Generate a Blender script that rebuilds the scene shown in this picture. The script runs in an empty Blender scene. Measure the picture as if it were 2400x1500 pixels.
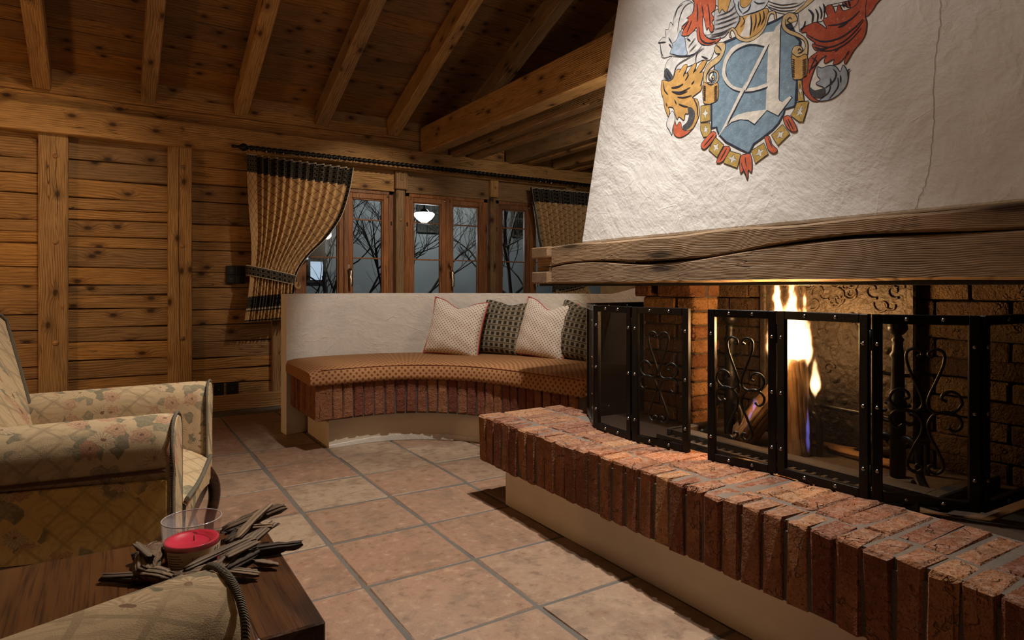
import bpy, bmesh, math, random
from mathutils import Vector, Matrix, Euler
random.seed(7)
R=math.radians
# ------------------------------------------------------------------ camera, world, lights, exposure
scn=bpy.context.scene
C=scn.collection
cam_d=bpy.data.cameras.new('camera'); cam=bpy.data.objects.new('camera',cam_d); C.objects.link(cam)
cam_d.sensor_width=36.0; cam_d.lens=22.5; cam_d.shift_y=-76/2400; cam_d.clip_start=0.02; cam_d.clip_end=200
cam.location=(0,0,1.0); cam.rotation_euler=(R(90),0,-math.atan(942/1500))
scn.camera=cam
world=bpy.data.worlds.new('night'); scn.world=world; world.use_nodes=True
world.node_tree.nodes['Background'].inputs[0].default_value=(0.10,0.13,0.18,1)
world.node_tree.nodes['Background'].inputs[1].default_value=0.10
def spot(name,loc,aim,watt,angle,blend=0.4,col=(1.0,0.80,0.60),rad=0.03):
    d=bpy.data.lights.new(name,'SPOT'); d.energy=watt; d.color=col; d.spot_size=R(angle); d.spot_blend=blend; d.shadow_soft_size=rad
    o=bpy.data.objects.new(name,d); C.objects.link(o); o.location=loc
    o.rotation_euler=(Vector(aim)-Vector(loc)).to_track_quat('-Z','Y').to_euler(); return o
def point(name,loc,watt,col=(1.0,0.66,0.36),rad=0.08):
    d=bpy.data.lights.new(name,'POINT'); d.energy=watt; d.color=col; d.shadow_soft_size=rad
    o=bpy.data.objects.new(name,d); C.objects.link(o); o.location=loc; return o
SPOTC=(1.0,0.93,0.84)
spot('ceiling_spot_hearth',(1.50,1.80,3.35),(0.94,2.10,0.4),490,78,0.85,SPOTC)
spot('ceiling_spot_crest',(1.45,1.86,2.92),(2.04,1.40,1.75),31,118,0.9,(1.0,0.96,0.90))
spot('joist_spot_curtain',(3.05,3.2,2.20),(4.0,5.6,1.7),34,62,0.6,(1.0,0.82,0.60))
spot('ceiling_spot_bench',(1.35,2.7,3.15),(2.05,4.15,0.85),165,44,0.40,SPOTC)
spot('ceiling_spot_floor',(1.32,1.5,3.5),(0.62,2.05,0.0),120,50,0.4,SPOTC)
spot('ceiling_spot_windows',(2.02,3.35,2.60),(1.95,5.72,1.15),110,52,0.6,(1.0,0.80,0.58))
spot('ceiling_spot_wall',(0.2,3.2,3.1),(-0.85,5.7,0.95),120,62,0.9,(1.0,0.72,0.42))
point('room_lamp_left',(-1.8,4.3,1.25),36,(1.0,0.58,0.24),0.12)
point('room_fill_middle',(0.1,0.9,2.35),11,(1.0,0.64,0.34),0.2)  # added fill for rafters and room, no actual fixture
point('chimney_side_fill',(2.5,2.78,1.72),9,(1.0,0.84,0.64),0.06)  # added fill hidden behind the hood, brightens bench, joists and curtain
point('yard_fill',(5.8,10.6,3.6),480,(1.0,0.98,0.92),0.15)  # added unseen fill that brightens the house front and trees outside
scn.view_settings.view_transform='Standard'; scn.view_settings.look='None'
scn.view_settings.exposure=0.0; scn.view_settings.gamma=1.0; scn.view_settings.use_curve_mapping=False
scn.cycles.use_denoising=True
scn.cycles.max_bounces=6; scn.cycles.diffuse_bounces=3; scn.cycles.glossy_bounces=3; scn.cycles.transparent_max_bounces=14
scn.cycles.use_adaptive_sampling=True; scn.cycles.adaptive_threshold=0.08; scn.cycles.adaptive_min_samples=16
# ------------------------------------------------------------------ node helper
class G:
    def __init__(s,name):
        s.mat=bpy.data.materials.new(name); s.mat.use_nodes=True; s.t=s.mat.node_tree; s.t.nodes.clear()
        s.out=s.t.nodes.new('ShaderNodeOutputMaterial')
    def n(s,typ,props=None,**inp):
        nd=s.t.nodes.new('ShaderNode'+typ)
        for k,v in (props or {}).items(): setattr(nd,k,v)
        for k,v in inp.items():
            key=k.replace('_',' ')
            sock=nd.inputs[int(k[1:])] if k[0]=='i' and k[1:].isdigit() else nd.inputs[key]
            s.put(sock,v)
        return nd
    def put(s,sock,v):
        if isinstance(v,bpy.types.NodeSocket): s.t.links.new(v,sock)
        elif isinstance(v,(tuple,list)):
            if sock.type=='RGBA' and len(v)==3: v=(*v,1)
            sock.default_value=v
        else: sock.default_value=v
    def m(s,op,a,b=0.0,c=0.0,clamp=False):
        nd=s.t.nodes.new('ShaderNodeMath'); nd.operation=op; nd.use_clamp=clamp
        s.put(nd.inputs[0],a); s.put(nd.inputs[1],b); s.put(nd.inputs[2],c); return nd.outputs[0]
    def ss(s,x,a,b):   # smoothstep a..b
        nd=s.t.nodes.new('ShaderNodeMapRange'); nd.interpolation_type='SMOOTHSTEP'
        s.put(nd.inputs[0],x); nd.inputs[1].default_value=a; nd.inputs[2].default_value=b; return nd.outputs[0]
    def xyz(s,x,y,z=0.0): return s.n('CombineXYZ',X=x,Y=y,Z=z).outputs[0]
    def sep(s,v):
        o=s.n('SeparateXYZ',Vector=v).outputs; return o[0],o[1],o[2]
    def mix(s,f,a,b):
        nd=s.t.nodes.new('ShaderNodeMix'); nd.data_type='RGBA'
        s.put(nd.inputs[0],f); s.put(nd.inputs[6],a); s.put(nd.inputs[7],b); return nd.outputs[2]
    def noise(s,v,scale=1.0,detail=3.0,rough=0.55):
        return s.n('TexNoise',Vector=v,Scale=scale,Detail=detail,Roughness=rough).outputs[0]
    def vadd(s,a,b):
        nd=s.t.nodes.new('ShaderNodeVectorMath'); nd.operation='ADD'; s.put(nd.inputs[0],a); s.put(nd.inputs[1],b); return nd.outputs[0]
    def objco(s,spread=37.0):
        tc=s.n('TexCoord').outputs['Object']; r=s.n('ObjectInfo').outputs['Random']
        return s.vadd(tc,s.xyz(s.m('MULTIPLY',r,spread),s.m('MULTIPLY',r,spread*2.3),s.m('MULTIPLY',r,spread*1.7))),r
    def bump(s,h,strength=0.5,dist=0.01): return s.n('Bump',Height=h,Strength=strength,Distance=dist).outputs[0]
    def bsdf(s,col,rough=0.6,normal=None,metal=0.0,spec=0.4,**kw):
        b=s.n('BsdfPrincipled'); s.put(b.inputs['Base Color'],col); s.put(b.inputs['Roughness'],rough)
        s.put(b.inputs['Metallic'],metal); s.put(b.inputs['Specular IOR Level'],spec)
        for k,v in kw.items(): s.put(b.inputs[k.replace('_',' ')],v)
        if normal is not None: s.put(b.inputs['Normal'],normal)
        s.t.links.new(b.outputs[0],s.out.inputs[0]); return b
M={}
def wood(name,light,dark,freq=300.0,knots=0.3,bump=0.5,rough=0.62,soot=0.0,contrast=0.75,kscale=(4.2,7.5),wob=(1.6,30.0),upright=False):
    g=G(name); p,r=g.objco(); x,y,z=g.sep(p)
    if upright: x,z=z,x
    w=g.m('ADD',y,g.m('MULTIPLY',z,1.31))
    lo=g.noise(g.xyz(g.m('MULTIPLY',x,wob[0]),g.m('MULTIPLY',y,5.0),g.m('MULTIPLY',z,5.0)),1.0,2)
    vor=g.n('TexVoronoi',{'voronoi_dimensions':'2D'},Vector=g.xyz(g.m('MULTIPLY',x,kscale[0]),g.m('MULTIPLY',w,kscale[1])),Scale=1.0)
    cell=g.sep(vor.outputs['Color'])[0]
    d=g.m('ADD',vor.outputs['Distance'],g.m('MULTIPLY',g.m('GREATER_THAN',cell,knots),5.0))
    near=g.m('SUBTRACT',1.0,g.ss(d,0.0,0.55))
    ph=g.m('ADD',g.m('ADD',g.m('MULTIPLY',w,freq),g.m('MULTIPLY',lo,wob[1])),g.m('MULTIPLY',g.m('MULTIPLY',near,near),11.0))
    line=g.m('POWER',g.m('ADD',g.m('MULTIPLY',g.m('SINE',ph),0.5),0.5),2.0)
    fine=g.noise(g.xyz(g.m('MULTIPLY',x,6.0),g.m('MULTIPLY',y,170.0),g.m('MULTIPLY',z,170.0)),1.0,2,0.65)
    blot=g.noise(g.xyz(g.m('MULTIPLY',x,2.2),g.m('MULTIPLY',y,9.0),g.m('MULTIPLY',z,9.0)),1.0,3,0.6)
    knot=g.m('SUBTRACT',1.0,g.ss(d,0.055,0.15))
    c=g.mix(g.ss(blot,0.35,0.68),tuple(a*0.72 for a in light),light)
    c=g.mix(g.m('MULTIPLY',line,g.m('MULTIPLY',g.ss(lo,0.25,0.7),contrast)),c,dark)
    c=g.mix(g.m('MULTIPLY',g.ss(fine,0.47,0.72),0.72),c,tuple(a*0.75 for a in dark))
    ring=g.m('MULTIPLY',g.m('SUBTRACT',1.0,g.ss(d,0.10,0.36)),0.55); c=g.mix(ring,c,tuple(a*0.9 for a in dark))
    c=g.mix(g.m('MULTIPLY',knot,0.92),c,tuple(a*0.28 for a in dark))
    crack=g.m('MULTIPLY',g.m('SUBTRACT',1.0,g.ss(g.m('ABSOLUTE',g.m('SUBTRACT',g.noise(g.xyz(g.m('MULTIPLY',x,1.3),g.m('MULTIPLY',y,16.0),g.m('MULTIPLY',z,16.0)),1.0,2),0.5)),0.0,0.008)),g.ss(blot,0.52,0.66))
    c=g.mix(g.m('MULTIPLY',crack,0.85),c,(0.012,0.006,0.003))
    if soot: c=g.mix(g.m('MULTIPLY',g.ss(blot,0.55,0.75),soot),c,(0.03,0.018,0.01))
    br=g.m('ADD',0.72,g.m('MULTIPLY',r,0.5)); hs=g.n('HueSaturation',Color=c,Value=br,Saturation=g.m('ADD',0.92,g.m('MULTIPLY',r,0.16)))
    h=g.m('SUBTRACT',g.m('ADD',g.m('MULTIPLY',line,-0.6),g.m('MULTIPLY',fine,-0.5)),g.m('MULTIPLY',crack,2.2))
    g.bsdf(hs.outputs[0],rough,g.bump(h,bump,0.004),spec=0.3); M[name]=g.mat
wood('old_plank',(0.47,0.265,0.105),(0.135,0.058,0.020),freq=330,soot=0.55,contrast=0.72)
wood('old_post',(0.50,0.300,0.135),(0.16,0.076,0.029),freq=420,knots=0.28,bump=0.7,contrast=0.72,soot=0.3)
wood('roof_plank',(0.29,0.145,0.050),(0.09,0.038,0.013),freq=260,soot=0.55,knots=0.42,contrast=0.6,kscale=(5.0,7.0))
wood('oak_beam',(0.43,0.285,0.165),(0.15,0.088,0.044),freq=820,knots=0.3,bump=0.55,rough=0.8,contrast=0.5,kscale=(1.6,6.0),wob=(2.6,62.0))
wood('window_wood',(0.42,0.185,0.08),(0.13,0.042,0.014),freq=330,knots=0.12,bump=0.2,rough=0.42,upright=True)
wood('table_wood',(0.060,0.024,0.009),(0.011,0.005,0.003),freq=190,knots=0.35,bump=0.3,rough=0.36,contrast=0.9,kscale=(2.0,5.0))
wood('driftwood',(0.17,0.112,0.068),(0.045,0.028,0.016),freq=500,knots=0.3,bump=1.0,rough=0.85)
wood('driftwood_dark',(0.075,0.046,0.027),(0.02,0.012,0.007),freq=500,knots=0.3,bump=1.0,rough=0.85)
wood('log_bark',(0.22,0.125,0.055),(0.035,0.018,0.008),freq=260,knots=0.2,bump=1.0,rough=0.9)
wood('dark_leg',(0.034,0.015,0.008),(0.012,0.006,0.004),freq=200,knots=0.1,bump=0.1,rough=0.25)
def plain(name,col,rough=0.6,metal=0.0,var=0.0,bump=0.0,bscale=60.0,spec=0.4,vscale=8.0,**kw):
    g=G(name); p,r=g.objco(); c=col
    if var: c=g.mix(g.noise(p,vscale,4),tuple(a*(1-var) for a in col),tuple(min(1,a*(1+var)) for a in col))
    nm=g.bump(g.noise(p,bscale,4),bump,0.004) if bump else None
    g.bsdf(c,rough,nm,metal,spec,**kw); M[name]=g.mat; return g
plain('black_iron',(0.012,0.011,0.010),0.42,0.6,0.2,0.25,90,0.5)
plain('screen_steel',(0.016,0.015,0.015),0.34,0.75,0.2,0.1,140)
plain('rivet_steel',(0.30,0.29,0.28),0.25,1.0)
plain('chrome',(0.75,0.74,0.72),0.16,1.0)
plain('black_plastic',(0.010,0.010,0.011),0.3)
plain('mortar',(0.135,0.108,0.088),0.95,0,0.3,1.0,140)
plain('dark_mortar',(0.075,0.06,0.048),0.95,0,0.3,1.0,140)
plain('grout',(0.105,0.092,0.078),0.95,0,0.25,0.9,160)
plain('braid',(0.10,0.045,0.028),0.9,0,0.5,1.0,420)
plain('green_braid',(0.05,0.044,0.034),0.9,0,0.5,1.0,420)
g=G('edge_braid'); x_,y_,z_=g.sep(g.n('TexCoord').outputs['Object']); st_=g.m('ADD',g.m('MULTIPLY',g.m('SINE',g.m('MULTIPLY',g.m('ADD',g.m('ADD',x_,g.m('MULTIPLY',y_,1.3)),z_),1300.0)),0.5),0.5)
g.bsdf(g.mix(g.ss(st_,0.35,0.65),(0.022,0.020,0.016),(0.24,0.20,0.14)),0.9,g.bump(st_,0.8,0.003),spec=0.15); M['edge_braid']=g.mat
plain('red_piping',(0.42,0.035,0.028),0.7)
plain('green_piping',(0.06,0.055,0.04),0.7)
plain('cord',(0.36,0.22,0.10),0.8,0,0.3,0.8,300)
plain('soot_floor',(0.035,0.020,0.012),0.9,0,0.5,1.0,60)
plain('ash',(0.045,0.033,0.023),1.0,0,0.5,1.0,70)
plain('ember_plate',(0.036,0.026,0.018),0.72,0.2,0.45,0.9,45)
plain('cast_iron',(0.034,0.023,0.014),0.62,0.25,0.5,1.0,30)
M['cast_iron'].node_tree.nodes['Bump'].inputs['Distance'].default_value=0.014
plain('night_ground',(0.05,0.055,0.06),0.9,0,0.3)
plain('bark_dark',(0.045,0.038,0.032),0.9,0,0.4,1.0,40)
plain('render_wall',(0.20,0.205,0.215),0.9,0,0.15,0.3,30,vscale=2.0)
plain('paint_white',(0.7,0.69,0.66),0.5)
def plaster(name,col,strength=0.9,sc=1.0,rid=0.13):
    g=G(name); p=g.n('TexCoord').outputs['Object']
    wv=g.n('TexNoise',Vector=p,Scale=2.2*sc,Detail=2.0); pv=g.vadd(p,g.n('VectorMath',{'operation':'SCALE'},Vector=wv.outputs[1],Scale=0.20).outputs[0])
    x,y,z=g.sep(pv)
    big=g.noise(pv,5.0*sc,4,0.6)
    strk=g.noise(g.xyz(g.m('MULTIPLY',x,9.0*sc),g.m('MULTIPLY',g.m('ADD',y,z),6.0*sc),g.m('MULTIPLY',g.m('SUBTRACT',z,y),19.0*sc)),1.0,5,0.62)
    ed=g.n('TexVoronoi',{'feature':'DISTANCE_TO_EDGE'},Vector=pv,Scale=7.0*sc).outputs[0]
    ridge=g.m('MULTIPLY',g.m('SUBTRACT',1.0,g.ss(ed,0.0,0.035)),g.ss(big,0.48,0.62))
    gr=g.noise(p,190.0,3)
    h=g.m('ADD',g.m('ADD',g.m('MULTIPLY',big,1.5),g.m('MULTIPLY',strk,0.50)),g.m('ADD',g.m('MULTIPLY',ridge,rid),g.m('MULTIPLY',gr,0.06)))
    c=g.mix(g.ss(big,0.3,0.7),tuple(a*0.93 for a in col),col)
    g.bsdf(c,0.9,g.bump(h,strength,0.016),spec=0.2); M[name]=g.mat
plaster('hood_plaster',(0.76,0.745,0.725),0.55,1.0,0.05)
plaster('bench_plaster',(0.72,0.66,0.59),0.5,1.25,0.20)
plaster('plinth_plaster',(0.66,0.57,0.45),0.25)
def brick_mat(name,a,b,dust,dustcol=(0.50,0.36,0.30)):
    g=G(name); p,r=g.objco(); n1=g.noise(p,14,2); n2=g.noise(p,55,4,0.7); n3=g.noise(p,160,1)
    c=g.mix(g.ss(g.m('ADD',g.m('MULTIPLY',n1,0.7),g.m('MULTIPLY',r,0.3)),0.3,0.7),a,b)
    c=g.mix(g.m('MULTIPLY',g.ss(n2,0.52,0.72),dust),c,dustcol)
    nz=g.sep(g.n('NewGeometry').outputs['Normal'])[2]; c=g.mix(g.m('MULTIPLY',g.m('MULTIPLY',g.ss(nz,0.35,0.8),g.ss(n2,0.36,0.62)),dust),c,dustcol)
    pit=g.ss(n3,0.42,0.30); c=g.mix(g.m('MULTIPLY',pit,0.6),c,tuple(v*0.35 for v in a))
    hs=g.n('HueSaturation',Color=c,Value=g.m('ADD',0.86,g.m('MULTIPLY',r,0.28)),Hue=g.m('ADD',0.488,g.m('MULTIPLY',g.n('ObjectInfo').outputs['Random'],0.022)))
    h=g.m('ADD',g.m('MULTIPLY',n2,1.0),g.m('MULTIPLY',n3,0.4))
    crk=g.m('SUBTRACT',1.0,g.ss(g.m('ABSOLUTE',g.m('SUBTRACT',g.noise(p,11.0,3),0.5)),0.0,0.014)); hh=g.m('SUBTRACT',g.m('ADD',h,g.m('MULTIPLY',n1,1.6)),g.m('MULTIPLY',g.m('MULTIPLY',crk,g.ss(n1,0.5,0.6)),1.2))
    g.bsdf(hs.outputs[0],0.92,g.bump(hh,1.0,0.010),spec=0.15); M[name]=g.mat
brick_mat('red_brick',(0.165,0.066,0.029),(0.275,0.116,0.055),0.40,(0.36,0.245,0.18))
brick_mat('bench_brick',(0.165,0.060,0.032),(0.225,0.088,0.048),0.15,(0.22,0.12,0.08))
brick_mat('fire_brick',(0.155,0.075,0.034),(0.27,0.135,0.062),0.25,(0.10,0.06,0.035))
brick_mat('sooty_dimmed_brick',(0.034,0.021,0.012),(0.068,0.041,0.022),0.3,(0.03,0.02,0.012))  # soot, plus the firelight's falloff at the back darkened into the colour
def tile_mat():
    g=G('terracotta_tile'); p,r=g.objco()
    n1=g.noise(p,4.5,5,0.6); n2=g.noise(p,26,5,0.65); n3=g.noise(p,120,3)
    red=(0.24,0.138,0.087); pale=(0.285,0.205,0.138); brown=(0.19,0.113,0.072)
    f=g.m('ADD',g.m('MULTIPLY',r,0.62),g.m('MULTIPLY',n1,0.62))
    c=g.mix(g.ss(f,0.50,0.98),red,pale); c=g.mix(g.m('MULTIPLY',g.ss(n1,0.46,0.66),0.8),c,brown)
    c=g.mix(g.m('MULTIPLY',g.ss(n2,0.53,0.72),0.5),c,(0.37,0.255,0.165)); c=g.mix(g.m('MULTIPLY',g.ss(n2,0.47,0.30),0.65),c,(0.13,0.072,0.043)); n4=g.noise(p,11,5,0.7); c=g.mix(g.m('MULTIPLY',g.ss(n4,0.52,0.66),0.6),c,(0.15,0.10,0.068))
    h=g.m('ADD',g.m('ADD',g.m('MULTIPLY',n1,0.6),n2),g.m('MULTIPLY',n3,0.25))
    g.bsdf(c,g.m('ADD',0.42,g.m('MULTIPLY',n2,0.3)),g.bump(h,0.6,0.009),spec=0.3); M['terracotta_tile']=g.mat
tile_mat()
# fabrics on UVs (metres)
def lattice(g,u,v,k,w):
    a=g.m('FRACT',g.m('MULTIPLY',g.m('ADD',u,v),k)); b=g.m('FRACT',g.m('MULTIPLY',g.m('SUBTRACT',u,v),k))
    la=g.m('LESS_THAN',g.m('ABSOLUTE',g.m('SUBTRACT',a,0.5)),w); lb=g.m('LESS_THAN',g.m('ABSOLUTE',g.m('SUBTRACT',b,0.5)),w)
    return g.m('MAXIMUM',la,lb)
def squares(g,u,v,k,half):
    a=g.m('ABSOLUTE',g.m('SUBTRACT',g.m('FRACT',g.m('MULTIPLY',u,k)),0.5)); b=g.m('ABSOLUTE',g.m('SUBTRACT',g.m('FRACT',g.m('MULTIPLY',v,k)),0.5))
    return g.m('MULTIPLY',g.m('LESS_THAN',a,half),g.m('LESS_THAN',b,half)),b
def dots(g,u,v,k,rad):
    def one(o):
        a=g.m('SUBTRACT',g.m('FRACT',g.m('ADD',g.m('MULTIPLY',u,k),o)),0.5); b=g.m('SUBTRACT',g.m('FRACT',g.m('ADD',g.m('MULTIPLY',v,k),o)),0.5)
        return g.m('LESS_THAN',g.m('SQRT',g.m('ADD',g.m('MULTIPLY',a,a),g.m('MULTIPLY',b,b))),rad)
    return g.m('MAXIMUM',one(0.0),one(0.5))
def weave(g,u,v): return g.noise(g.xyz(g.m('MULTIPLY',u,700.0),g.m('MULTIPLY',v,700.0)),1.0,2)
def dot_fabric(name,base,dot,k,rad):
    g=G(name); u,v,_=g.sep(g.n('UVMap').outputs[0]); f=dots(g,u,v,k,rad)
    g.bsdf(g.mix(f,base,dot),0.85,g.bump(weave(g,u,v),0.3,0.002),spec=0.2); M[name]=g.mat
dot_fabric('bench_fabric',(0.335,0.172,0.07),(0.17,0.045,0.02),26,0.21)
dot_fabric('cream_dot_fabric',(0.70,0.61,0.52),(0.24,0.14,0.09),38,0.16)
def square_fabric():
    g=G('green_square_fabric'); u,v,_=g.sep(g.n('UVMap').outputs[0])
    sq,b=squares(g,u,v,24,0.29); ln=g.m('GREATER_THAN',b,0.46)
    c=g.mix(sq,(0.25,0.205,0.145),(0.030,0.026,0.018)); c=g.mix(ln,c,(0.105,0.062,0.024)); c=g.mix(g.m('MULTIPLY',g.m('GREATER_THAN',b,0.40),g.m('SUBTRACT',1.0,ln)),c,(0.085,0.078,0.05))
    g.bsdf(c,0.85,g.bump(weave(g,u,v),0.3,0.002),spec=0.2); M['green_square_fabric']=g.mat
square_fabric()
def curtain_fabric():
    g=G('curtain_fabric'); u,v,w=g.sep(g.n('UVMap').outputs[0])
    ps=g.n('Attribute',{'attribute_name':'band'}).outputs['Fac']
    la=lattice(g,u,v,12.5,0.038); c=g.mix(la,(0.58,0.39,0.205),(0.17,0.075,0.028))
    sq,b=squares(g,u,v,26,0.27); dk=g.mix(sq,(0.035,0.032,0.030),(0.006,0.006,0.008)); fr,b2=squares(g,u,v,26,0.36)
    dk=g.mix(g.m('MULTIPLY',fr,g.m('SUBTRACT',1.0,sq)),dk,(0.15,0.125,0.085))
    c=g.mix(g.m('GREATER_THAN',ps,0.5),c,dk); c=g.mix(g.m('GREATER_THAN',ps,1.5),c,(0.50,0.44,0.36))
    g.bsdf(c,0.9,g.bump(weave(g,u,v),0.3,0.002),spec=0.15); M['curtain_fabric']=g.mat
curtain_fabric()
def tapestry(name,floral=0.5,base=(0.43,0.335,0.20)):
    g=G(name); x,y,z=g.sep(g.n('TexCoord').outputs['Object'])
    u=g.m('ADD',x,g.m('MULTIPLY',y,0.35)); v=g.m('ADD',z,g.m('MULTIPLY',y,0.8)); uv0=g.xyz(u,v)
    wn=g.n('TexNoise',Vector=uv0,Scale=24.0,Detail=3.0).outputs[1]; uv=g.vadd(uv0,g.n('VectorMath',{'operation':'SCALE'},Vector=wn,Scale=0.026).outputs[0])
    la=lattice(g,u,v,11,0.06); med,_=squares(g,g.m('ADD',u,v),g.m('SUBTRACT',u,v),11,0.22)
    soft=g.noise(uv0,60.0,4)
    lo_=tuple(a*0.62 for a in base)
    c=g.mix(g.m('MULTIPLY',la,0.7),base,lo_); c=g.mix(g.m('MULTIPLY',med,g.m('MULTIPLY',soft,0.7)),c,lo_)
    scr=g.n('TexWave',{'wave_type':'RINGS','rings_direction':'Z'},Vector=uv,Scale=13.0,Distortion=12.0,Detail=3.0).outputs[1]
    c=g.mix(g.m('MULTIPLY',g.ss(scr,0.6,0.9),0.35),c,lo_); c=g.mix(g.m('MULTIPLY',g.ss(soft,0.55,0.75),0.3),c,tuple(a*1.25 for a in base))
    cl=g.noise(uv,3.4,2.0); mask=g.ss(cl,0.60-0.13*floral,0.635-0.13*floral)
    def vor(sc,rnd=1.0):
        vo=g.n('TexVoronoi',{'voronoi_dimensions':'2D'},Vector=uv,Scale=sc,Randomness=rnd)
        loc=g.n('VectorMath',{'operation':'SUBTRACT'},i0=uv,i1=vo.outputs['Position']).outputs[0]
        lx,ly,_=g.sep(loc); return g.m('ARCTAN2',ly,lx),vo.outputs['Distance'],g.sep(vo.outputs['Color'])
    ang,rr,(cr,cg,cb)=vor(15.0,0.9)
    pet=g.m('ADD',0.40,g.m('MULTIPLY',g.m('SINE',g.m('ADD',g.m('MULTIPLY',ang,9.0),g.m('MULTIPLY',cb,6.0))),0.05))
    inside=g.m('MULTIPLY',g.m('LESS_THAN',rr,pet),g.m('GREATER_THAN',cb,0.25))
    layers=g.m('SINE',g.m('ADD',g.m('MULTIPLY',rr,46.0),g.m('MULTIPLY',g.m('SINE',g.m('MULTIPLY',ang,5.0)),1.6))); spokes=g.m('SINE',g.m('ADD',g.m('MULTIPLY',ang,17.0),g.m('MULTIPLY',rr,8.0)))
    shade=g.m('ADD',g.m('MULTIPLY',g.mix(g.m('GREATER_THAN',cr,0.5),layers,spokes),0.5),0.5)
    fl=g.mix(g.m('GREATER_THAN',cr,0.5),(0.36,0.205,0.125),(0.42,0.325,0.19)); fl=g.mix(g.m('GREATER_THAN',cg,0.80),fl,(0.29,0.125,0.07))
    fl=g.mix(g.m('MULTIPLY',shade,0.62),fl,(0.20,0.085,0.045)); fl=g.mix(g.m('LESS_THAN',rr,0.08),fl,(0.10,0.04,0.025))
    ang2,r2,(c2,c3,c4)=vor(34.0)
    vein=g.m('ADD',0.5,g.m('MULTIPLY',g.m('SINE',g.m('MULTIPLY',r2,18.0)),0.5))
    leaf=g.mix(g.m('GREATER_THAN',c2,0.55),(0.125,0.112,0.072),(0.21,0.175,0.11)); leaf=g.mix(g.m('MULTIPLY',vein,0.5),leaf,(0.06,0.062,0.05))
    leaf=g.mix(g.m('GREATER_THAN',c3,0.42),leaf,base)
    c=g.mix(g.m('MULTIPLY',mask,0.72),c,g.mix(inside,leaf,fl))
    g.bsdf(c,0.9,g.bump(g.noise(uv0,420.0,3),0.4,0.002),spec=0.15); M[name]=g.mat
tapestry('tapestry_floral',1.0,(0.37,0.265,0.15)); tapestry('tapestry_plain',-0.35,(0.36,0.255,0.145)); tapestry('tapestry_ochre',1.1,(0.52,0.34,0.115))
def mixmat(name,a_kind,fac,col,rough=0.5,metal=0.0,tint=(1,1,1)):
    g=G(name); tr=g.n('BsdfTransparent',Color=tint); p=g.n('BsdfPrincipled'); g.put(p.inputs['Base Color'],col); g.put(p.inputs['Roughness'],rough); g.put(p.inputs['Metallic'],metal)
    mx=g.n('MixShader',Fac=fac); g.t.links.new(tr.outputs[0],mx.inputs[1]); g.t.links.new(p.outputs[0],mx.inputs[2]); g.t.links.new(mx.outputs[0],g.out.inputs[0]); M[name]=g.mat
mixmat('spark_mesh','',0.43,(0.013,0.011,0.010),0.5,0.5)
def glassmat(name,tint,f):
    g=G(name); tr=g.n('BsdfTransparent',Color=tint); gl=g.n('BsdfGlossy',Roughness=0.02); fr=g.n('Fresnel',IOR=f)
    mx=g.n('MixShader',Fac=fr.outputs[0]); g.t.links.new(tr.outputs[0],mx.inputs[1]); g.t.links.new(gl.outputs[0],mx.inputs[2]); g.t.links.new(mx.outputs[0],g.out.inputs[0]); M[name]=g.mat
glassmat('window_glass',(0.80,0.85,0.86),1.5); mixmat('candle_glass','',0.10,(0.9,0.88,0.86),0.06,0.0,(0.97,0.95,0.94))
plain('wax',(0.45,0.014,0.040),0.3,Subsurface_Weight=0.0)
plain('glass_rim',(0.35,0.33,0.31),0.08,0.3); plain('wax_pale',(0.60,0.14,0.13),0.4); plain('paper_label',(0.52,0.40,0.26),0.7,0,0.15); plain('label_ink',(0.05,0.03,0.025),0.7); plain('label_red',(0.28,0.03,0.04),0.7)
def emit(name,col,s):
    g=G(name); e=g.n('Emission',Color=col,Strength=s); g.t.links.new(e.outputs[0],g.out.inputs[0]); M[name]=g.mat
emit('lamp_glass',(0.95,1.0,0.98),9.0); emit('lit_pane',(0.70,0.82,1.0),0.9)
def flame(name,core,edge,strength,nz=(24.0,9.0)):
    g=G(name); p=g.n('TexCoord').outputs['Object']; x,y,z=g.sep(p)
    n=g.noise(g.xyz(g.m('MULTIPLY',x,nz[0]),g.m('MULTIPLY',y,nz[0]),g.m('MULTIPLY',z,nz[1])),1.0,3,0.6)
    hx_,hy_,hz_=g.sep(g.n('TexCoord').outputs['Generated'])
    rx=g.m('MULTIPLY',g.m('SUBTRACT',hx_,0.5),2.0); ry=g.m('MULTIPLY',g.m('SUBTRACT',hy_,0.5),2.0); r=g.m('SQRT',g.m('ADD',g.m('MULTIPLY',rx,rx),g.m('MULTIPLY',ry,ry)))
    w=g.m('MULTIPLY',g.m('POWER',g.m('SUBTRACT',1.0,hz_,clamp=True),0.8),g.ss(hz_,-0.10,0.22))
    q=g.m('ADD',g.m('SUBTRACT',g.m('MULTIPLY',w,0.92),r),g.m('MULTIPLY',g.m('SUBTRACT',n,0.5),g.m('ADD',0.5,g.m('MULTIPLY',hz_,1.3))))
    d=g.ss(q,0.0,0.42); hot=g.ss(g.m('SUBTRACT',g.m('MULTIPLY',d,1.1),g.m('MULTIPLY',hz_,0.75)),0.05,0.75)
    st=g.m('MULTIPLY',g.m('MULTIPLY',d,g.m('ADD',0.05,hot)),strength)
    e=g.n('Emission',Color=g.mix(hot,edge,core),Strength=st); g.t.links.new(e.outputs[0],g.out.inputs[1]); M[name]=g.mat
flame('flame_main',(1.0,0.66,0.32),(1.0,0.33,0.08),330.0); flame('flame_blue',(0.16,0.20,1.0),(0.95,0.40,0.25),110.0,(40.0,14.0))
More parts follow.
